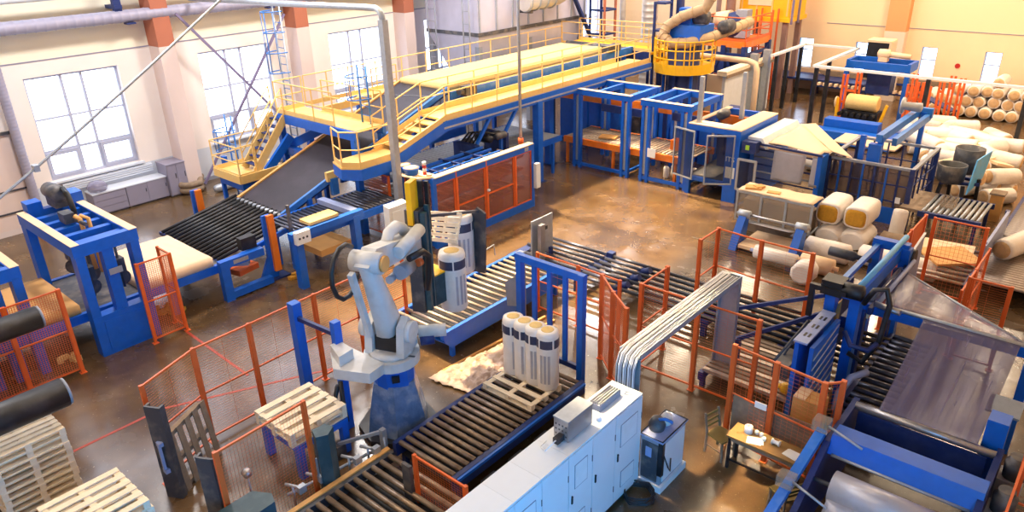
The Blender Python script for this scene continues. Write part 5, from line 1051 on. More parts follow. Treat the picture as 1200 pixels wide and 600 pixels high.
# blue goal posts by the pallet stand
t = T('goal_post_frame', 'blue two post frame behind the pallet stand', 'frame', (-11.5, 7.1, 0))
P('post', MB().box(-12.4, 7.0, 0, -12.2, 7.2, 2.45), 'blue', t); P('post', MB().box(-10.98, 7.02, 0, -10.84, 7.18, 2.5), 'blue', t); P('cross_bar', MB().bar((-12.3, 7.1, 2.1), (-10.9, 7.1, 2.2), .07, .09), 'navy', t)
P('hanging_hose', MB().path([(-10.85, 7.0, 1.2), (-10.7, 6.9, .8), (-10.65, 6.9, .4), (-10.8, 6.85, .2)], .05, 6).path([(-10.9, 6.95, 1.1), (-10.95, 6.85, .7), (-10.85, 6.8, .3)], .05, 6), 'black', t)
t = T('chain_barrier', 'grey bar with hanging chain at the foot of the robot', 'barrier', (-9.8, 6.7, 0)); P('bar', MB().bar((-10.3, 6.4, .3), (-9.45, 6.85, .75), .06), 'galv', t); P('post', MB().box(-9.5, 6.8, 0, -9.4, 6.9, .8), 'galv', t); P('foot', MB().box(-10.4, 6.3, 0, -10.2, 6.5, .3), 'dgrey', t)
P('chain', MB().path([(-9.45, 6.85, .75), (-9.35, 6.8, .4), (-9.3, 6.8, .1)], .025, 6), 'galv', t)
# posts with pads at the bottom
t = T('padded_post', 'dark teal padded post beside the outfeed conveyor', 'post', (-9.5, 5.6, 0)); P('pad', MB().prism([(-9.62, 5.5, 0), (-9.4, 5.42, 0), (-9.3, 5.6, 0), (-9.42, 5.8, 0), (-9.6, 5.75, 0)], (0, 0, 1.5)), 'teal', t); P('handle', MB().bar((-9.5, 5.42, .5), (-9.5, 5.42, 1.0), .03), 'galv', t)
t = T('sensor_bracket', 'row of small metal sensor arms beside the outfeed conveyor', 'bracket', (-9.55, 6.2, 0))
for k, (x, y) in enumerate(((-9.7, 5.0), (-9.65, 5.4), (-9.55, 6.1), (-9.5, 6.5))): P('arm', MB().tube((x, y, 0), (x, y, .55), .025, 6).tube((x-.15, y-.05, .55), (x+.2, y+.1, .55), .03, 8).box(x+.12, y, .48, x+.22, y+.14, .62), 'galv', t)
P('rail', MB().tube((-9.75, 4.9, .4), (-9.5, 6.6, .4), .03, 8), 'galv', t)
for (x, y, rz, h, m, nm, lb) in ((-11.72, 3.78, .5, 2.0, 'dgrey', 'guard_column', 'dark grey channel column with a blue handle at the bottom left'), (-9.75, 3.68, .5, 2.0, 'dgrey', 'guard_column', 'rusty dark channel post at the left end of the fine mesh fence')):
    t = T(nm, lb, 'column', (x, y, 0)); c, s = math.cos(rz), math.sin(rz)
    P('channel', MB().cb(x, y, h/2, .32 if y > 3.7 else .26, .04, h, rz).cb(x-.14*c-.05*s, y-.14*s+.05*c, h/2, .04, .12, h, rz).cb(x+.14*c-.05*s, y+.14*s+.05*c, h/2, .04, .12, h, rz), m, t)
    if y > 3.7: P('handle', MB().bar((x+.02, y-.06, .7), (x+.02, y-.06, 1.2), .05, .05).box(x-.04, y-.08, .62, x+.08, y, .7).box(x-.04, y-.08, 1.2, x+.08, y, 1.28), 'purplepaint', t)
t = T('leaning_pallet', 'weathered grey pallet standing on edge against the orange fence', 'pallet', (-11.95, 4.45, 0))
A = Vector((-11.72, 4.05, 0)); Bv = Vector((-12.2, 4.9, 0)); up = Vector((-.12, -.05, 1.25))
for k in range(5): q = k/4; p = A.lerp(Bv, q); P('board', MB().bar(p, p+up, .14, .025, (.85, .5, 0)), 'woodold', t)
for q in (.06, .5, .94): P('bearer', MB().bar(A+up*q+Vector((-.07, -.04, 0)), Bv+up*q+Vector((-.07, -.04, 0)), .1, .09), 'woodold', t)
t = T('clamp_lamp', 'small chrome clamp lamp at the bottom edge', 'lamp', (-10.35, 4.55, 0)); P('stem', MB().tube((-10.35, 4.55, 0), (-10.35, 4.55, .75), .02, 8), 'galv', t); P('head', MB().lathe((-10.35, 4.55, .8), [(.02, -.1), (.08, -.06), (.09, .04), (.04, .1)], 12, 'X'), 'steel', t); P('base', MB().lathe((-10.35, 4.55, 0), [(.14, 0), (.14, .03)], 14), 'dgrey', t)
t = T('machine_cover', 'dark teal pad cover cut by the bottom edge', 'cover', (-9.1, 3.9, 0)); P('pad', MB().prism([(-9.4, 3.3, .95), (-9.4, 4.15, .95), (-9.1, 4.32, .95), (-8.9, 4.25, .95), (-8.85, 3.3, .95)], (0, 0, .27)), 'teal', t); P('leg', MB().box(-9.2, 3.7, 0, -9.0, 3.9, .95), 'dgrey', t)
for x, yb, ye, z, r, lb in ((-16.75, .6, 3.72, 2.05, .25, 'dusty black roller over the orange fence at the left edge'), (-13.45, .2, 3.0, 1.98, .27, 'dusty black roller over the left pallet stack')):
    t = T('rubber_roller', lb, 'roller', (x, yb, 0)); P('roller', MB().tube((x, yb, z), (x, ye, z), r, 22), 'black', t); P('end_ring', MB().tube((x, ye, z), (x, ye+.05, z), r*.93, 22), 'greypaint', t); P('stand', MB().box(x-.12, yb, 0, x+.12, yb+.25, z), 'navy', t)
# ------------------------------------------------------------------ white cabinets
ys = [4.1, 5.25, 6.0, 6.62, 7.28, 7.92, 8.58, 9.4]
X0, X1, ZC_ = -6.02, -5.42, 2.0
lbs = ['white cabinet cut by the bottom edge, nearest the viewer', 'white cabinet sixth from the cable tray', 'white cabinet fifth from the cable tray', 'white cabinet fourth from the cable tray', 'white cabinet third from the cable tray', 'white cabinet second from the cable tray', 'white cabinet at the end under the cable tray']
for i in range(7):
    a, b = ys[i], ys[i+1]; t = T('control_cabinet', lbs[i], 'cabinet', ((X0+X1)/2, (a+b)/2, 0), 'row of white control cabinets')
    P('carcass', MB().box(X0, a, .1, X1, b, ZC_-.03), 'cab', t); P('plinth', MB().box(X0+.02, a, 0, X1-.03, b, .1), 'black', t); P('roof', MB().box(X0-.01, a+.002, ZC_-.03, X1+.015, b-.002, ZC_), 'cab', t)
    dd = P('door', MB().box(X1, a+.008, .12, X1+.022, b-.008, ZC_-.05), 'cab', t); P('lock', MB().box(X1+.022, a+.07, 1.0, X1+.04, a+.1, 1.12).tube((X1+.022, a+.085, 1.14), (X1+.045, a+.085, 1.14), .018, 10), 'black', dd)
    if i in (2, 4, 6):
        P('document_pocket', MB().box(X1+.022, a+.15, 1.25, X1+.03, b-.15, 1.72), 'greypaint', dd); P('pocket_face', MB().box(X1+.03, a+.165, 1.265, X1+.034, b-.165, 1.71), 'white', dd); P('vent_grille', MB().box(X1+.022, a+.2, .35, X1+.032, b-.2, .7), 'greypaint', dd); P('grille_face', MB().box(X1+.032, a+.215, .365, X1+.036, b-.215, .69), 'white', dd)
    for z in (.4, 1.5): P('hinge', MB().box(X1+.01, b-.02, z, X1+.03, b-.005, z+.12), 'dgrey', t)
t = T('resistor_box', 'tall perforated grey box with connectors on top of the white cabinets', 'box', (-5.87, 8.0, ZC_))
P('housing', MB().box(-5.86, 7.5, ZC_+.03, -5.58, 8.14, ZC_+.4), 'steel', t); P('lid', MB().box(-5.87, 7.49, ZC_+.4, -5.57, 8.15, ZC_+.42), 'galv', t)
for k in range(12): P('vent_hole', MB().box(-5.83+.065*(k % 4), 7.494, ZC_+.1+.09*(k//4), -5.805+.065*(k % 4), 7.5, ZC_+.125+.09*(k//4)), 'dgrey', t)
for k in range(2): P('foot', MB().box(-5.82, 7.58+.42*k, ZC_, -5.62, 7.64+.42*k, ZC_+.03), 'dgrey', t)
P('plug', MB().cb(-5.7, 7.42, ZC_+.1, .1, .18, .1), 'black', t); P('wire', MB().path([(-5.7, 7.38, ZC_+.1), (-5.66, 7.25, ZC_+.16), (-5.72, 7.1, ZC_+.05), (-5.85, 7.15, ZC_+.04), (-5.86, 7.3, ZC_+.05)], .012, 6), 'white', t)
t = T('flat_filter_box', 'low grey finned box on the cabinet tops nearest the cable tray', 'box', (-5.82, 8.9, ZC_)); P('housing', MB().box(-5.88, 8.48, ZC_, -5.66, 9.1, ZC_+.12), 'greypaint', t)
for k in range(5): P('fin', MB().box(-5.87+k*.048, 8.5, ZC_+.12, -5.855+k*.048, 9.08, ZC_+.15), 'galv', t)
solo('cable_gland', MB().lathe((-5.55, 8.3, ZC_), [(.05, 0), (.05, .05), (.03, .09)], 10), 'white', 'white cable gland on the cabinet top between the two boxes', 'gland'); solo('wire_coil', MB().path([(-5.58+.06*math.cos(k*.6), 9.2+.06*math.sin(k*.6), ZC_+.015+.004*k) for k in range(24)], .01, 6), 'white', 'small white wire coil at the end of the cabinet tops', 'wire coil')
# cable tray
t = T('cable_tray', 'galvanised cable tray full of grey cables bridging from the white cabinets to the slat bed', 'cable tray', (-5.75, 11, 0))
xa, xb, ya, yb, zt = -6.0, -5.56, 9.55, 13.45, 2.62
P('tray', MB().box(xa, ya, zt-.1, xb, yb, zt-.08).box(xa, ya, zt-.1, xa+.015, yb, zt+.01).box(xb-.015, ya, zt-.1, xb, yb, zt+.01), 'galv', t)
P('drop_tray', MB().box(xa, 13.45, .3, xb, 13.47, zt).box(xa, 13.35, .3, xa+.02, 13.47, zt).box(xb-.02, 13.35, .3, xb, 13.47, zt), 'galv', t); P('drop_tray', MB().box(xa, ya-.02, 1.2, xb, ya, zt-.1), 'galv', t)
cl = P('tray_cover', MB().box(xa+.02, ya+.3, zt+.0, xa+.2, yb, zt+.012), 'steel', t)
for k in range(16):
    x = xa+.035+k*.0245; P('cable', MB().path([(x, ya-.16, 1.0), (x, ya-.14, zt-.25), (x, ya-.06, zt-.06), (x, ya+.15, zt+.0+.006*(k % 3)), (x, yb-.1, zt+.0+.006*(k % 3)), (x, yb+.04, zt-.12), (x, yb+.06, .4)], .012, 6), ('galv', 'greypaint', 'white', 'dgrey')[k*3 % 4], t)
P('post', MB().box(xa, 13.5, 0, xb, 13.6, .4), 'navy', t); P('stand', MB().box(xa+.02, ya-.3, 0, xb-.02, ya-.24, 1.1), 'purplepaint', t)
# chiller
t = T('chiller_unit', 'blue grey chiller on a white base beside the end cabinet', 'chiller', (-5.2, 9.7, 0))
P('base', MB().box(-5.42, 9.42, 0, -4.95, 10.35, .14), 'white', t); P('body', MB().box(-5.42, 9.46, .14, -5.0, 10.3, 1.08), 'greypaint', t); P('front_panel', MB().box(-5.38, 9.44, .2, -5.06, 9.46, 1.0), 'dgrey', t); P('side_panel', MB().box(-5.0, 9.52, .2, -4.98, 10.25, 1.02), 'cab', t); P('top', MB().box(-5.44, 9.44, 1.08, -4.97, 10.33, 1.11), 'purplepaint', t); P('top_rim', MB().path([(-5.43, 9.45, 1.12), (-4.98, 9.45, 1.12), (-4.98, 10.32, 1.12), (-5.43, 10.32, 1.12)], .014, 6, True), 'black', t)
P('control_strip', MB().box(-5.06, 9.45, .35, -4.97, 9.53, 1.06), 'black', t); P('cord', MB().path([(-4.96, 9.5, .8), (-4.92, 9.6, .5), (-4.93, 9.7, .35), (-4.96, 9.75, .6)], .012, 6), 'black', t); P('plate', MB().box(-5.3, 9.43, .7, -5.18, 9.44, .9), 'purplepaint', t)
t = T('top_fittings', 'pump fittings with a wrapped hose on top of the chiller', 'fittings', (-5.3, 9.75, 1.11)); P('pump', MB().lathe((-5.28, 9.75, 1.11), [(.14, 0), (.16, .1), (.1, .22), (.04, .24)], 14), 'dgrey', t); P('bag', MB().lathe((-5.2, 9.95, 1.11), [(.06, 0), (.12, .08), (.1, .2), (.02, .27)], 9), 'wrap', t); P('hose', MB().path([(-5.28, 9.75, 1.3), (-5.1, 9.7, 1.42), (-5.05, 9.85, 1.3), (-5.12, 10.0, 1.15)], .03, 8), 'blue2', t)
solo('cable_coil', MB().path([(-5.2+(.28+.03*math.sin(k*1.7))*math.cos(k*.52), 9.1+(.26+.03*math.cos(k*2.1))*math.sin(k*.52), .03+.0035*k) for k in range(50)], .016, 6), 'black', 'black cable coil on the floor at the foot of the end cabinet', 'cable coil')
# table, chairs and things on it
t = T('work_table', 'brown wooden table with papers beside the orange fence', 'table', (-3.75, 11.05, 0))
P('tabletop', MB().box(-4.42, 10.8, .71, -3.1, 11.28, .75), 'tabletop', t)
for (x, y) in ((-4.36, 10.85), (-3.16, 10.85), (-4.36, 11.22), (-3.16, 11.22)): P('leg', MB().box(x-.025, y-.025, 0, x+.025, y+.025, .71), 'black', t)
P('apron', MB().box(-4.36, 10.84, .62, -3.16, 10.87, .71).box(-4.36, 11.2, .62, -3.16, 11.23, .71), 'woodold', t); P('rail', MB().bar((-4.36, 10.85, .2), (-3.16, 10.85, .2), .03), 'black', t)
def chair(loc, rz, label):
    t = T('wooden_chair', label, 'chair', (0, 0, 0))
    P('seat', MB().prism([(-.2, -.19, .43), (.2, -.21, .43), (.22, 0, .43), (.2, .21, .43), (-.2, .19, .43), (-.22, 0, .43)], (0, 0, .03)), 'chairseat', t)
    for (x, y, h) in ((.18, -.18, .43), (.18, .18, .43)): P('leg', MB().bar((x+.02, y, 0), (x, y, h), .035), 'woodold', t)
    for y in (-.18, .18): P('leg', MB().bar((-.21, y, 0), (-.19, y, .43), .035).bar((-.19, y, .43), (-.27, y, .86), .035), 'woodold', t)
    for z, x in ((.58, -.22), (.68, -.24), (.8, -.26)): P('back_slat', MB().box(x-.01, -.18, z-.025, x+.01, .18, z+.025), 'chairseat', t)
    for y in (-.18, .18): P('stretcher', MB().bar((.18, y, .2), (-.2, y, .2), .02), 'woodold', t)
    t.location = loc; t.rotation_euler = (0, 0, rz); return t
chair((-4.65, 11.12, 0), -.25, 'wooden chair with olive seat pulled up to the left end of the brown table'); chair((-3.08, 10.4, 0), 2.6, 'wooden chair with olive seat in front of the brown table')
t = T('paper_towel_roll', 'white paper towel roll standing on the brown table', 'paper roll', (-4.14, 11.12, .75)); P('paper', MB().lathe((-4.14, 11.12, .75), [(.075, 0), (.075, .14), (.03, .14), (.03, .02)], 20), 'paper', t)
for nm, x, y, rz, lb in (('paper_sheet', -3.95, 10.95, .3, 'white paper sheet next to the towel roll on the brown table'), ('paper_sheet', -3.28, 11.0, -.2, 'white paper sheet near the right end of the brown table')): solo(nm, MB().cb(x, y, .753, .26, .2, .004, rz).cb(x+.03, y+.02, .757, .26, .2, .003, rz+.1), 'paper', lb, 'paper')
t = T('spool', 'white spool lying on the brown table between the papers', 'spool', (-3.62, 11.08, .8)); P('reel', MB().lathe((-3.68, 11.08, .81), [(.055, 0), (.055, .02), (.035, .03), (.035, .12), (.055, .13), (.055, .15)], 14, 'X'), 'paper', t)
for k, (x, y, lb) in enumerate(((-4.0, 11.17, 'white paper cup behind the paper sheet on the brown table'), (-3.9, 11.15, 'crumpled white wad in the middle of the brown table'), (-3.82, 11.07, 'crumpled white wad nearest the spool on the brown table'))): solo('paper_cup' if k == 0 else 'paper_wad', MB().lathe((x, y, .75), [(.03, 0), (.042, .05), (.03, .075)], 9), 'paper', lb, 'cup' if k == 0 else 'paper wad')
solo('pencil', MB().tube((-4.3, 10.98, .757), (-4.2, 11.06, .757), .008, 6), 'ply', 'tan pencil on the left of the brown table', 'pencil')
t = T('carton', 'tan board carton behind the orange fence by the sealing machine', 'carton', (-3.6, 12.1, 0)); P('box', MB().box(-3.72, 12.0, 0, -3.2, 12.4, 1.25), 'ply', t); P('flap', MB().box(-3.72, 12.0, 1.25, -3.5, 12.4, 1.27), 'cream', t)
# ------------------------------------------------------------------ film machine at the right
t = T('film_unwinder', 'blue film unwinder with big grey film roll and roller bars at the bottom right', 'machine', (-1.5, 11, 0))
P('main_beam', MB().prism([(-2.68, 11.35, 1.5), (-2.68, 11.0, 1.5), (-2.68, 10.85, 1.2), (-2.68, 11.3, 1.15)], (2.25, 0, 0)), 'blue', t)
P('top_roller', MB().tube((-2.68, 12.2, 1.42), (-.5, 12.2, 1.42), .07, 16), 'steel', t); P('roller_cover', MB().prism([(-2.6, 12.15, 1.36), (-2.6, 12.15, .95), (-2.6, 12.1, .95), (-2.6, 12.1, 1.36)], (2.0, 0, 0)), 'navy', t)
P('tension_bar', MB().tube((-2.6, 10.85, 1.2), (-.55, 10.85, 1.2), .028, 10), 'galv', t)
for x in (-2.72, -.46): P('side_plate', MB().prism([(x-.05, 9.2, 0), (x-.05, 12.4, 0), (x-.05, 12.4, 1.45), (x-.05, 10.9, 1.4), (x-.05, 9.6, .7)], (.1, 0, 0)), 'navy', t)
P('right_column', MB().box(-.75, 12.4, 0, -.45, 12.75, 1.9), 'blue', t)
P('spindle', MB().tube((-2.75, 10.35, 1.0), (-.45, 10.35, 1.0), .04, 10).tube((-2.75, 9.3, .75), (-.45, 9.3, .75), .04, 10), 'dgrey', t)
for k in range(2):
    P('motor', MB().lathe((-.2, 12.2-.75*k, 1.15-.15*k), [(.05, -.02), (.16, 0), (.17, .28), (.12, .32), (.12, .4)], 18), 'dgrey', t); P('motor_foot', MB().box(-.4, 12.0-.75*k, 0, -.05, 12.4-.75*k, 1.15-.15*k), 'galv', t)
P('control_panel', MB().cb(-.62, 13.2, 1.75, .5, .4, .05, .0, .3), 'galv', t); P('panel_post', MB().box(-.68, 13.2, 0, -.58, 13.3, 1.75), 'navy', t)
t = T('film_roll', 'grey film roll on the upper spindle of the unwinder', 'roll', (-1.6, 10.4, .7)); P('film', MB().lathe((-2.38, 10.35, 1.0), [(.1, 0), (.27, .0), (.27, 1.6), (.1, 1.6)], 30, 'X'), 'foil', t); P('film_tail', MB().sheet((-2.36, 10.1, .95), (-.8, 10.1, .95), (-.8, 9.62, .55), (-2.36, 9.62, .55), 8, 6, None, .008), 'foil', t)
t = T('film_roll', 'grey film roll on the lower spindle of the unwinder', 'roll', (-1.6, 9.3, .45)); P('film', MB().lathe((-2.5, 9.3, .75), [(.1, 0), (.26, 0), (.26, 1.7), (.1, 1.7)], 30, 'X'), 'foil', t)
t = T('swing_arm', 'tilted blue arm with two clear cups beside the wooden table', 'arm', (-3.0, 10.4, 0)); P('arm', MB().bar((-3.05, 9.2, .5), (-2.85, 11.0, 1.5), .16, .1), 'blue2', t)
for (x, y, z) in ((-2.86, 11.0, 1.52), (-2.97, 9.95, .98)): P('cup', MB().prism([(x-.14, y-.12, z), (x+.12, y-.12, z), (x+.12, y+.12, z), (x-.14, y+.12, z)], (0, 0, .2)), 'clearbox', t); P('rod', MB().tube((x+.1, y, z+.1), (x+.7, y-.15, z+.02), .022, 8), 'galv', t)
P('foot', MB().box(-3.2, 9.1, 0, -2.9, 9.4, .55), 'navy', t)
# film path
t = T('film_former', 'blue former frame carrying the clear film over a long bar', 'machine', (-1.9, 14.8, 0))
P('long_bar', MB().bar((-3.5, 14.62, 2.14), (-.5, 14.62, 2.14), .12, .2), 'blue', t); P('bar_roller', MB().tube((-3.2, 14.6, 2.27), (-.5, 14.6, 2.27), .04, 12), 'galv', t)
P('column', MB().box(-.6, 14.5, 0, -.44, 14.7, 2.1), 'blue', t); P('column', MB().box(-3.5, 14.5, 0, -3.36, 14.7, 2.1), 'navy', t); P('low_rail', MB().box(-.6, 12.75, 1.0, -.5, 14.5, 1.15), 'blue', t)
P('diagonal_bar', MB().tube((-3.3, 16.65, 2.24), (-.62, 14.7, 2.24), .025, 10), 'galv', t); P('air_cylinder', MB().tube((-3.2, 14.45, 2.35), (-2.7, 14.35, 2.35), .06, 12), 'steel', t)
P('feed_roller', MB().tube((-3.32, 14.75, 2.2), (-3.32, 16.75, 2.2), .06, 14), 'steel', t); P('support_arm', MB().box(-3.46, 16.62, 0, -3.32, 16.8, 2.2), 'navy', t)
def sag(u, w): return (.0, .0, -.05*math.sin(PI*u)*math.sin(PI*w)+.012*math.sin(u*23)+.008*math.sin(w*31))
mb = MB().sheet((-3.3, 14.72, 2.27), (-.66, 14.72, 2.25), (-.68, 14.76, 2.25), (-3.3, 16.62, 2.27), 24, 14, sag, .003)
solo('film_sheet', mb, 'film', 'triangle of clear film stretched from the sealing machine to the long bar', 'film')
mb = MB().sheet((-2.32, 14.55, 2.27), (-.72, 14.55, 2.27), (-.78, 12.2, 1.5), (-2.3, 12.2, 1.5), 40, 20, lambda u, w: (0, 0, -.06*math.sin(PI*w)+.014*math.sin(u*34+math.sin(w*4)*1.5)*math.sin(PI*w)), .003)
solo('film_sheet', mb, 'filmlow', 'long clear film hanging from the long bar down to the blue unwinder', 'film')
br = roller_bed('bed_rollers', 'short roller bed below the hanging film', -3.25, -2.35, 12.9, 16.9, .5, 'Y', 17, 'rollerdk', 'navy', .06, [(-3.2, 13), (-2.4, 13), (-3.2, 16.8), (-2.4, 16.8)], .2)
P('arm', MB().path([(-3.2, 12.9, .1), (-3.2, 13.0, 1.0), (-3.1, 13.3, 1.25), (-2.9, 13.6, 1.3)], .07, 8), 'purplepaint', br); P('pneumatics', MB().lathe((-3.4, 12.9, .1), [(.14, 0), (.15, .4), (.06, .5)], 10).tube((-3.6, 12.8, .6), (-3.2, 12.85, .65), .05, 8).tube((-3.0, 12.8, .2), (-2.8, 12.8, .6), .06, 8), 'dgrey', br)
# sealing machine
t = T('sealing_machine', 'tall blue sealing machine with slotted plates and light blue rollers', 'machine', (-3.9, 14, 0))
P('plate_column', MB().box(-3.98, 12.45, 0, -3.9, 13.85, 2.15).box(-3.7, 12.45, 0, -3.62, 13.85, 2.1), 'blue', t); P('slotted_top', MB().prism([(-4.0, 12.4, 2.15), (-4.0, 13.9, 2.15), (-3.74, 13.9, 2.15), (-3.74, 12.4, 2.15)], (0, 0, .04)), 'purplepaint', t)
for k in range(6): P('slot', MB().box(-3.92+.08*(k % 2), 12.65+.4*(k//2), 2.19, -3.88+.08*(k % 2), 12.8+.4*(k//2), 2.194), 'black', t)
for k in range(7): P('guide_rod', MB().tube((-3.62, 12.5, .5+k*.22), (-3.62, 13.8, .7+k*.22), .018, 6), 'galv', t)
for (x, y, h) in ((-3.95, 14.2, 2.6), (-3.48, 14.2, 2.6), (-3.95, 17.05, 2.6), (-3.35, 17.05, 2.6)): P('column', MB().box(x-.1, y-.13, 0, x+.1, y+.13, h), 'blue', t)
P('top_beam', MB().box(-3.98, 14.3, 2.5, -3.88, 17.0, 2.6), 'blue2', t); P('head_beam', MB().box(-4.05, 14.1, 2.45, -3.35, 14.3, 2.6), 'blue', t); P('head_beam', MB().box(-4.05, 16.95, 2.5, -3.3, 17.15, 2.7), 'blue', t); P('light_roller', MB().tube((-3.48, 14.15, 2.72), (-3.48, 17.4, 2.72), .06, 14), 'cyanplate', t); P('press_beam', MB().box(-3.55, 14.3, 2.3, -3.42, 17.3, 2.6), 'blue', t); P('lower_press', MB().box(-3.75, 14.3, 1.7, -3.6, 17.2, 1.95), 'navy', t)
P('jaw_bar', MB().box(-3.3, 14.4, 2.1, -3.22, 17.2, 2.25), 'navy', t); P('film_rail', MB().tube((-3.15, 14.5, 2.36), (-3.15, 17.0, 2.36), .045, 12), 'purplepaint', t); P('cream_blade', MB().box(-3.35, 14.6, 1.9, -3.3, 17.0, 2.1), 'cream', t)
P('air_shaft', MB().lathe((-4.9, 16.7, 2.25), [(.03, 0), (.11, .02), (.12, .6), (.06, .64), (.06, .95)], 14, 'X'), 'dgrey', t)
P('brace_bar', MB().bar((-4.0, 14.2, 2.4), (-6.0, 14.3, 1.35), .08).bar((-3.95, 14.0, 2.1), (-5.6, 13.7, 1.0), .08), 'navy', t); P('brace_foot', MB().box(-6.08, 14.22, 0, -5.94, 14.38, 1.38).box(-5.67, 13.62, 0, -5.54, 13.78, 1.02), 'navy', t)
P('motor_head', MB().box(-4.1, 13.85, 2.55, -3.7, 14.25, 2.85).lathe((-3.55, 14.0, 2.7), [(.06, -.2), (.16, -.16), (.16, .2), (.08, .24)], 14, 'X'), 'black', t); P('frame_head', MB().box(-4.3, 13.8, 2.62, -3.6, 13.9, 2.72).box(-4.3, 13.8, 2.0, -4.2, 13.9, 2.7), 'black', t)
P('cable_chain', MB().path([(-3.3, 14.0, 2.5), (-3.15, 14.0, 2.85), (-2.95, 14.05, 2.9), (-2.85, 14.05, 2.6), (-2.9, 14.0, 1.8), (-3.1, 13.9, 1.3), (-3.4, 13.9, 1.4)], .055, 8), 'black', t); P('hose_loop', MB().path([(-3.5, 13.8, 1.9), (-3.3, 13.6, 1.75), (-3.0, 13.7, 1.7), (-2.9, 13.9, 1.8)], .05, 8), 'navy', t)
P('pulley', MB().tube((-3.3, 17.3, 2.3), (-3.2, 17.3, 2.3), .2, 16), 'black', t); P('shield', MB().prism([(-4.05, 14.6, .62), (-4.05, 16.0, .62), (-4.05, 15.8, 2.2), (-4.05, 14.8, 2.2)], (.04, 0, 0)), 'navy', t)
P('valve_bank', MB().box(-4.35, 12.5, 1.2, -4.05, 13.2, 1.5).tube((-4.3, 12.4, 1.6), (-4.1, 13.4, 2.1), .03, 6).tube((-4.35, 12.6, 1.3), (-4.2, 13.5, 1.9), .025, 6), 'dgrey', t); P('yellow_wedge', MB().prism([(-4.0, 14.3, 1.9), (-3.75, 14.1, 1.9), (-3.8, 14.3, 2.25)], (.0, .1, .05)), 'ply', t)
fence('rusty orange fence panel at the bottom right edge', [(-.12, 10.2), (-.12, 11.8), (.6, 11.8)], h=1.9, nh=.25, nv=.3)
# ------------------------------------------------------------------ back of the hall: filter, fans, spinner
t = T('filter_housing', 'huge grey filter housing with tapering hopper above the high walkway', 'filter', (-25.7, 29, 3.5))
x0, x1, y0, y1 = -27.4, -24.0, 25.2, 33.5
P('body', MB().box(x0, y0, 4.72, x1, y1, 10.2), 'filter', t)
P('hopper', (lambda A, B: MB().add(A+B, [(0, 1, 2, 3), (7, 6, 5, 4), (0, 4, 5, 1), (1, 5, 6, 2), (2, 6, 7, 3), (3, 7, 4, 0)]))([(x0+1.2, y0+.25, 2.9), (x0+1.2, y1-.9, 2.9), (x1-.25, y1-.9, 2.9), (x1-.25, y0+.25, 2.9)], [(x0, y0, 4.72), (x0, y1, 4.72), (x1, y1, 4.72), (x1, y0, 4.72)]), 'filter', t)
for k in range(8): P('rib', MB().box(x1, y0+.05+k*1.15, 4.8, x1+.06, y0+.13+k*1.15, 10), 'greypaint', t)
for z in (6.6, 7.9): P('seam', MB().box(x1, y0, z, x1+.05, y1, z+.06).box(x0, y0-.05, z, x1, y0, z+.06), 'greypaint', t)
P('skirt', MB().box(x0, y0-.04, 4.62, x1+.06, y0, 4.78).box(x1, y0, 4.62, x1+.07, y1, 4.78), 'dgrey', t)
for (x, y) in ((x0+.2, y0+.2), (x1-.2, y0+.2), (x0+.2, y1-.2), (x1-.2, y1-.2), (x1-.2, 29)): P('leg', MB().box(x-.12, y-.12, 0, x+.12, y+.12, 4.7), 'greypaint', t)
t2 = T('filter_ladder', 'thin steel ladder frames standing at the corner of the filter housing', 'ladder', (-25.5, 24.9, 0))
for x in (-26.9, -26.4, -24.6, -24.2): P('stile', MB().tube((x, 24.85, 0), (x, 24.85, 10), .035, 6), 'greypaint', t2)
for k in range(12): P('rung', MB().tube((-26.9, 24.85, 3+k*.55), (-26.4, 24.85, 3+k*.55), .022, 6), 'greypaint', t2); P('rung', MB().tube((-24.6, 24.85, 3+k*.55), (-24.2, 24.85, 3+k*.55), .022, 6), 'greypaint', t2)
t = T('filter_duct', 'fat ribbed exhaust duct bending off the filter housing', 'duct', (-23.4, 30, 6)); P('pipe', MB().path([(-23.3, 27.6, 5.95), (-23.3, 29.3, 5.95), (-23.3, 30.0, 6.0), (-23.2, 30.7, 6.2), (-23.1, 31.1, 6.7), (-23.1, 31.2, 10)], .42, 16), 'silver', t)
for k in range(4): P('collar', MB().tube((-23.3, 27.7+k*.6, 5.95), (-23.3, 27.78+k*.6, 5.95), .47, 18), 'galv', t)
P('bracket', MB().box(-24.1, 28, 5.4, -23.2, 28.15, 5.52), 'dgrey', t)
for x, y, r_, lb in ((-21.6, 36.0, .42, 'wide ribbed silver duct rising at the corner of the hall'), (-22.8, 35.2, .16, 'thin silver duct rising beside the wide duct at the corner')):
    pr = []; z = 0
    while z < 11: pr += [(r_, z), (r_*1.06, z+.05), (r_, z+.1)]; z += .32
    solo('vertical_duct', MB().lathe((x, y, 0), pr, 20), 'silver', lb, 'duct')
t = T('tower_frame', 'dark blue ladder tower beside the silver ducts', 'frame', (-23, 33.6, 0))
for (x, y) in ((-23.5, 33.2), (-22.6, 33.2), (-23.5, 34.2), (-22.6, 34.2)): P('post', MB().box(x-.05, y-.05, 0, x+.05, y+.05, 7.4), 'navy' if x < -23 else 'brownbeam', t)
for z in (3.8, 5.0, 6.2, 7.3): P('ring', MB().box(-23.5, 33.15, z, -22.6, 33.25, z+.1).box(-22.65, 33.2, z, -22.55, 34.2, z+.1).box(-23.5, 34.15, z, -22.6, 34.25, z+.1), 'navy', t)
P('brace', MB().bar((-23.5, 33.2, 3.8), (-23.9, 32.0, 6.2), .3, .1), 'navy', t)
t = T('wall_rack', 'small dark pipe rack against the end wall beside the ducts', 'rack', (-21.5, 43.4, 0))
for x in (-23.0, -21.6, -20.7): P('upright', MB().box(x, 43.0, 0, x+.12, 43.15, 3.9), 'dgrey', t)
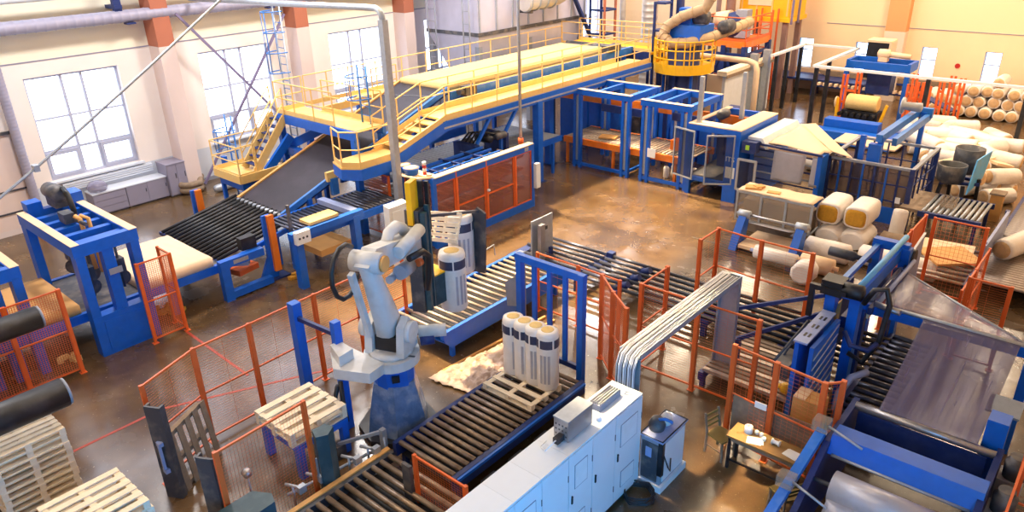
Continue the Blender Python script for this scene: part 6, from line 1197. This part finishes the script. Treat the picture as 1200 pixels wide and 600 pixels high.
for z in (2.8, 3.8): P('shelf_bar', MB().box(-23.0, 43.0, z, -20.6, 43.1, z+.12), 'dgrey', t)
# spinner with round yellow platform
t = T('spinner_machine', 'spinning machine with round yellow railed platform and blue drives', 'machine', (-16.6, 31.2, 0))
cx, cy, zp = -16.7, 31.0, 3.25
pl = [(cx+1.35*math.cos(a), cy+1.35*math.sin(a)) for a in [2*PI*k/14 for k in range(14)]]
P('platform', MB().prism([(x, y, zp-.28) for x, y in pl], (0, 0, .28)), 'yellow2', t)
rail_run(t, [(x, y, zp) for x, y in pl[5:]+pl[:3]], 1.15, m='yellow2', mids=3, r=.03)
for k in range(12): a = PI*.8+k*.3; P('baluster', MB().bar((cx+1.33*math.cos(a), cy+1.33*math.sin(a), zp), (cx+1.33*math.cos(a), cy+1.33*math.sin(a), zp+1.1), .04), 'yellow2', t)
P('core', MB().lathe((cx, cy, 0), [(1.0, 0), (1.0, 1.2), (.7, 2.0), (.7, 4.2), (.4, 4.5)], 18), 'navy', t); P('chamber', MB().box(cx-1.2, cy+.6, 0, cx+.2, cy+2.4, 2.9), 'navy', t)
for k in range(5): P('column', MB().box(cx-1.4+k*.7, cy-.9+.25*(k % 2), 0, cx-1.3+k*.7, cy-.8+.25*(k % 2), 3.0), 'blue' if k % 2 else 'navy', t)
P('drive_block', MB().box(cx-.7, cy-.4, 4.3, cx+.9, cy+.9, 5.0).box(cx-.3, cy-.2, 5.0, cx+.3, cy+.4, 5.7), 'blue', t); P('drive_motor', MB().lathe((cx+.6, cy+.2, 5.3), [(.1, -.4), (.28, -.34), (.28, .34), (.1, .4)], 16, 'X').lathe((cx+1.5, cy+.9, 4.9), [(.1, -.4), (.3, -.34), (.3, .34), (.1, .4)], 16, 'Y'), 'dgrey', t)
for k in range(5): P('nozzle', MB().tube((cx-.6+k*.32, cy-.3, 4.3), (cx-.6+k*.32, cy-.3, 3.9), .06, 8), 'dgrey', t)
P('tall_frame', MB().box(cx-1.6, cy-.2, 0, cx-1.5, cy-.1, 5.9).box(cx-1.1, cy+.4, 0, cx-1.0, cy+.5, 6.2).box(cx-1.6, cy-.2, 5.8, cx-1.0, cy+.5, 5.9).box(cx-1.6, cy-.2, 4.6, cx-1.0, cy+.5, 4.68).box(cx-.95, cy+.7, 3.5, cx-.7, cy+1.0, 6.2), 'navy', t)
t = T('blower_hose', 'big tan ribbed hose curling round the spinning machine', 'hose', (cx, cy, 3.4))
pts = [(-15.2, 30.9, 8.2), (-15.3, 30.8, 6.6), (-15.7, 30.7, 5.75), (-16.64, 30.5, 5.4), (-17.3, 30.4, 4.96), (-17.43, 30.2, 4.55), (-16.98, 30.2, 4.26), (-16.34, 30.4, 4.28), (-15.54, 31.2, 4.5), (-15.2, 33, 4.75), (-16.0, 36, 4.6), (-16.6, 37.2, 4.5)]
fp = []
for i in range(len(pts)-1):
    for k in range(4): fp.append(Vector(pts[i]).lerp(Vector(pts[i+1]), k/4))
P('hose', MB().path(fp, .22, 14), 'hose', t)
for k in range(0, len(fp)-1, 2): dd = (fp[k+1]-fp[k]).normalized(); P('rib', MB().tube(fp[k]-dd*.03, fp[k]+dd*.03, .245, 14), 'hose', t)
t = T('fan_platform', 'orange railed platform with blue fan on a dark steel frame', 'platform', (-17.2, 37.4, 0))
x0, x1, y0, y1, z = -18.4, -16.1, 36.0, 38.8, 3.6
P('deck', MB().box(x0, y0, z-.08, x1, y1, z), 'orange', t); P('edge_beam', MB().box(x0, y0-.06, z-.28, x1, y0, z+.02).box(x1, y0, z-.28, x1+.06, y1, z+.02), 'orange2', t)
rail_run(t, [(x0, y0+1.5, z), (x0, y0, z), (x1, y0, z), (x1, y1, z)], 1.15, m='orange', mids=2, r=.03)
for (x, y) in ((x0, y0), (x1, y0), (x1, y1), (x0, y1), (-17.2, y0)): P('column', MB().box(x-.12, y-.12, 0, x+.12, y+.12, z-.2), 'navy', t)
for a, b in (((x0, y0, .3), (-17.2, y0, 3.3)), ((-17.2, y0, 3.3), (x1, y0, .3)), ((x1, y0, .3), (x1, y1, 3.3))): P('brace', MB().bar(a, b, .1), 'navy', t)
for zz in (1.5, 2.9): P('tie', MB().box(x0, y0-.06, zz, x1, y0+.06, zz+.14).box(x1-.06, y0, zz, x1+.06, y1, zz+.14), 'navy', t)
P('plant_box', MB().box(x0+.3, y0+.5, 0, x1-.3, y1-.5, 2.6), 'navy', t); P('rust_panel', MB().box(x0+.1, y0+.2, .0, x0+1.0, y0+.4, 1.9), 'brownbeam', t)
P('fan_scroll', MB().lathe((-17.4, 37.3, 4.25), [(.2, -.35), (.6, -.3), (.62, .3), (.2, .35)], 24, 'Y'), 'navy', t); P('fan_cone', MB().lathe((-18.2, 37.3, 4.5), [(.3, -.2), (.45, .6)], 20, 'X'), 'cream', t); P('fan_box', MB().box(-17.2, 37.0, 3.65, -16.6, 37.6, 5.0), 'greypaint', t)
t = T('light_stair', 'orange upright stair frame beneath the yellow box', 'stairs', (-16.7, 39.8, 0))
for (x, y) in ((-17.2, 39.5), (-16.3, 39.5), (-17.2, 40.2), (-16.3, 40.2)): P('post', MB().box(x-.04, y-.04, 0, x+.04, y+.04, 4.8), 'orange', t)
for k in range(14): P('tread', MB().box(-17.2, 39.45, .3+k*.32, -16.3, 39.55, .35+k*.32), 'orange', t)
t = T('yellow_tank', 'yellow service box on brown columns high at the back', 'tank', (-17.2, 41.4, 0))
P('box', MB().box(-18.6, 40.4, 4.3, -15.8, 42.6, 7.6), 'yellow2', t); P('box_edge', MB().box(-18.7, 40.3, 4.1, -15.7, 42.7, 4.3), 'yellow2', t)
for k in range(4): P('panel_rib', MB().box(-18.5+k*.85, 40.35, 4.4, -18.42+k*.85, 40.4, 7.6), 'yellow', t)
P('pale_panel', MB().box(-18.1, 40.33, 4.9, -16.8, 40.4, 6.2), 'cream', t, 'pale hatch')
for (x, y) in ((-18.4, 40.6), (-16.0, 40.6), (-18.4, 42.4), (-16.0, 42.4)): P('column', MB().box(x-.13, y-.13, 0, x+.13, y+.13, 4.15), 'mud', t)
P('side_rail', MB().box(-15.7, 40.4, 4.0, -15.6, 40.5, 7).box(-15.7, 41.3, 4.0, -15.6, 41.4, 7), 'brace', t)
t = T('brown_chimney', 'pair of brown flue columns rising behind the orange platform', 'flue', (-19, 39.6, 0))
for x in (-19.3, -18.75): P('flue', MB().lathe((x, 39.6, 0), [(.26, 0), (.26, 11.5)], 16), 'mud', t)
P('pale_side', MB().box(-19.15, 39.3, 0, -18.9, 39.4, 6.4), 'cream', t)
solo('cream_pipe', MB().path([(-16.9, 32.4, 3.45), (-14.3, 32.5, 3.4), (-13.95, 32.5, 3.3), (-13.85, 32.5, 3.0), (-13.85, 32.5, 0)], .13, 10), 'cream', 'cream pipe crossing in front of the orange platform and turning down', 'pipe')
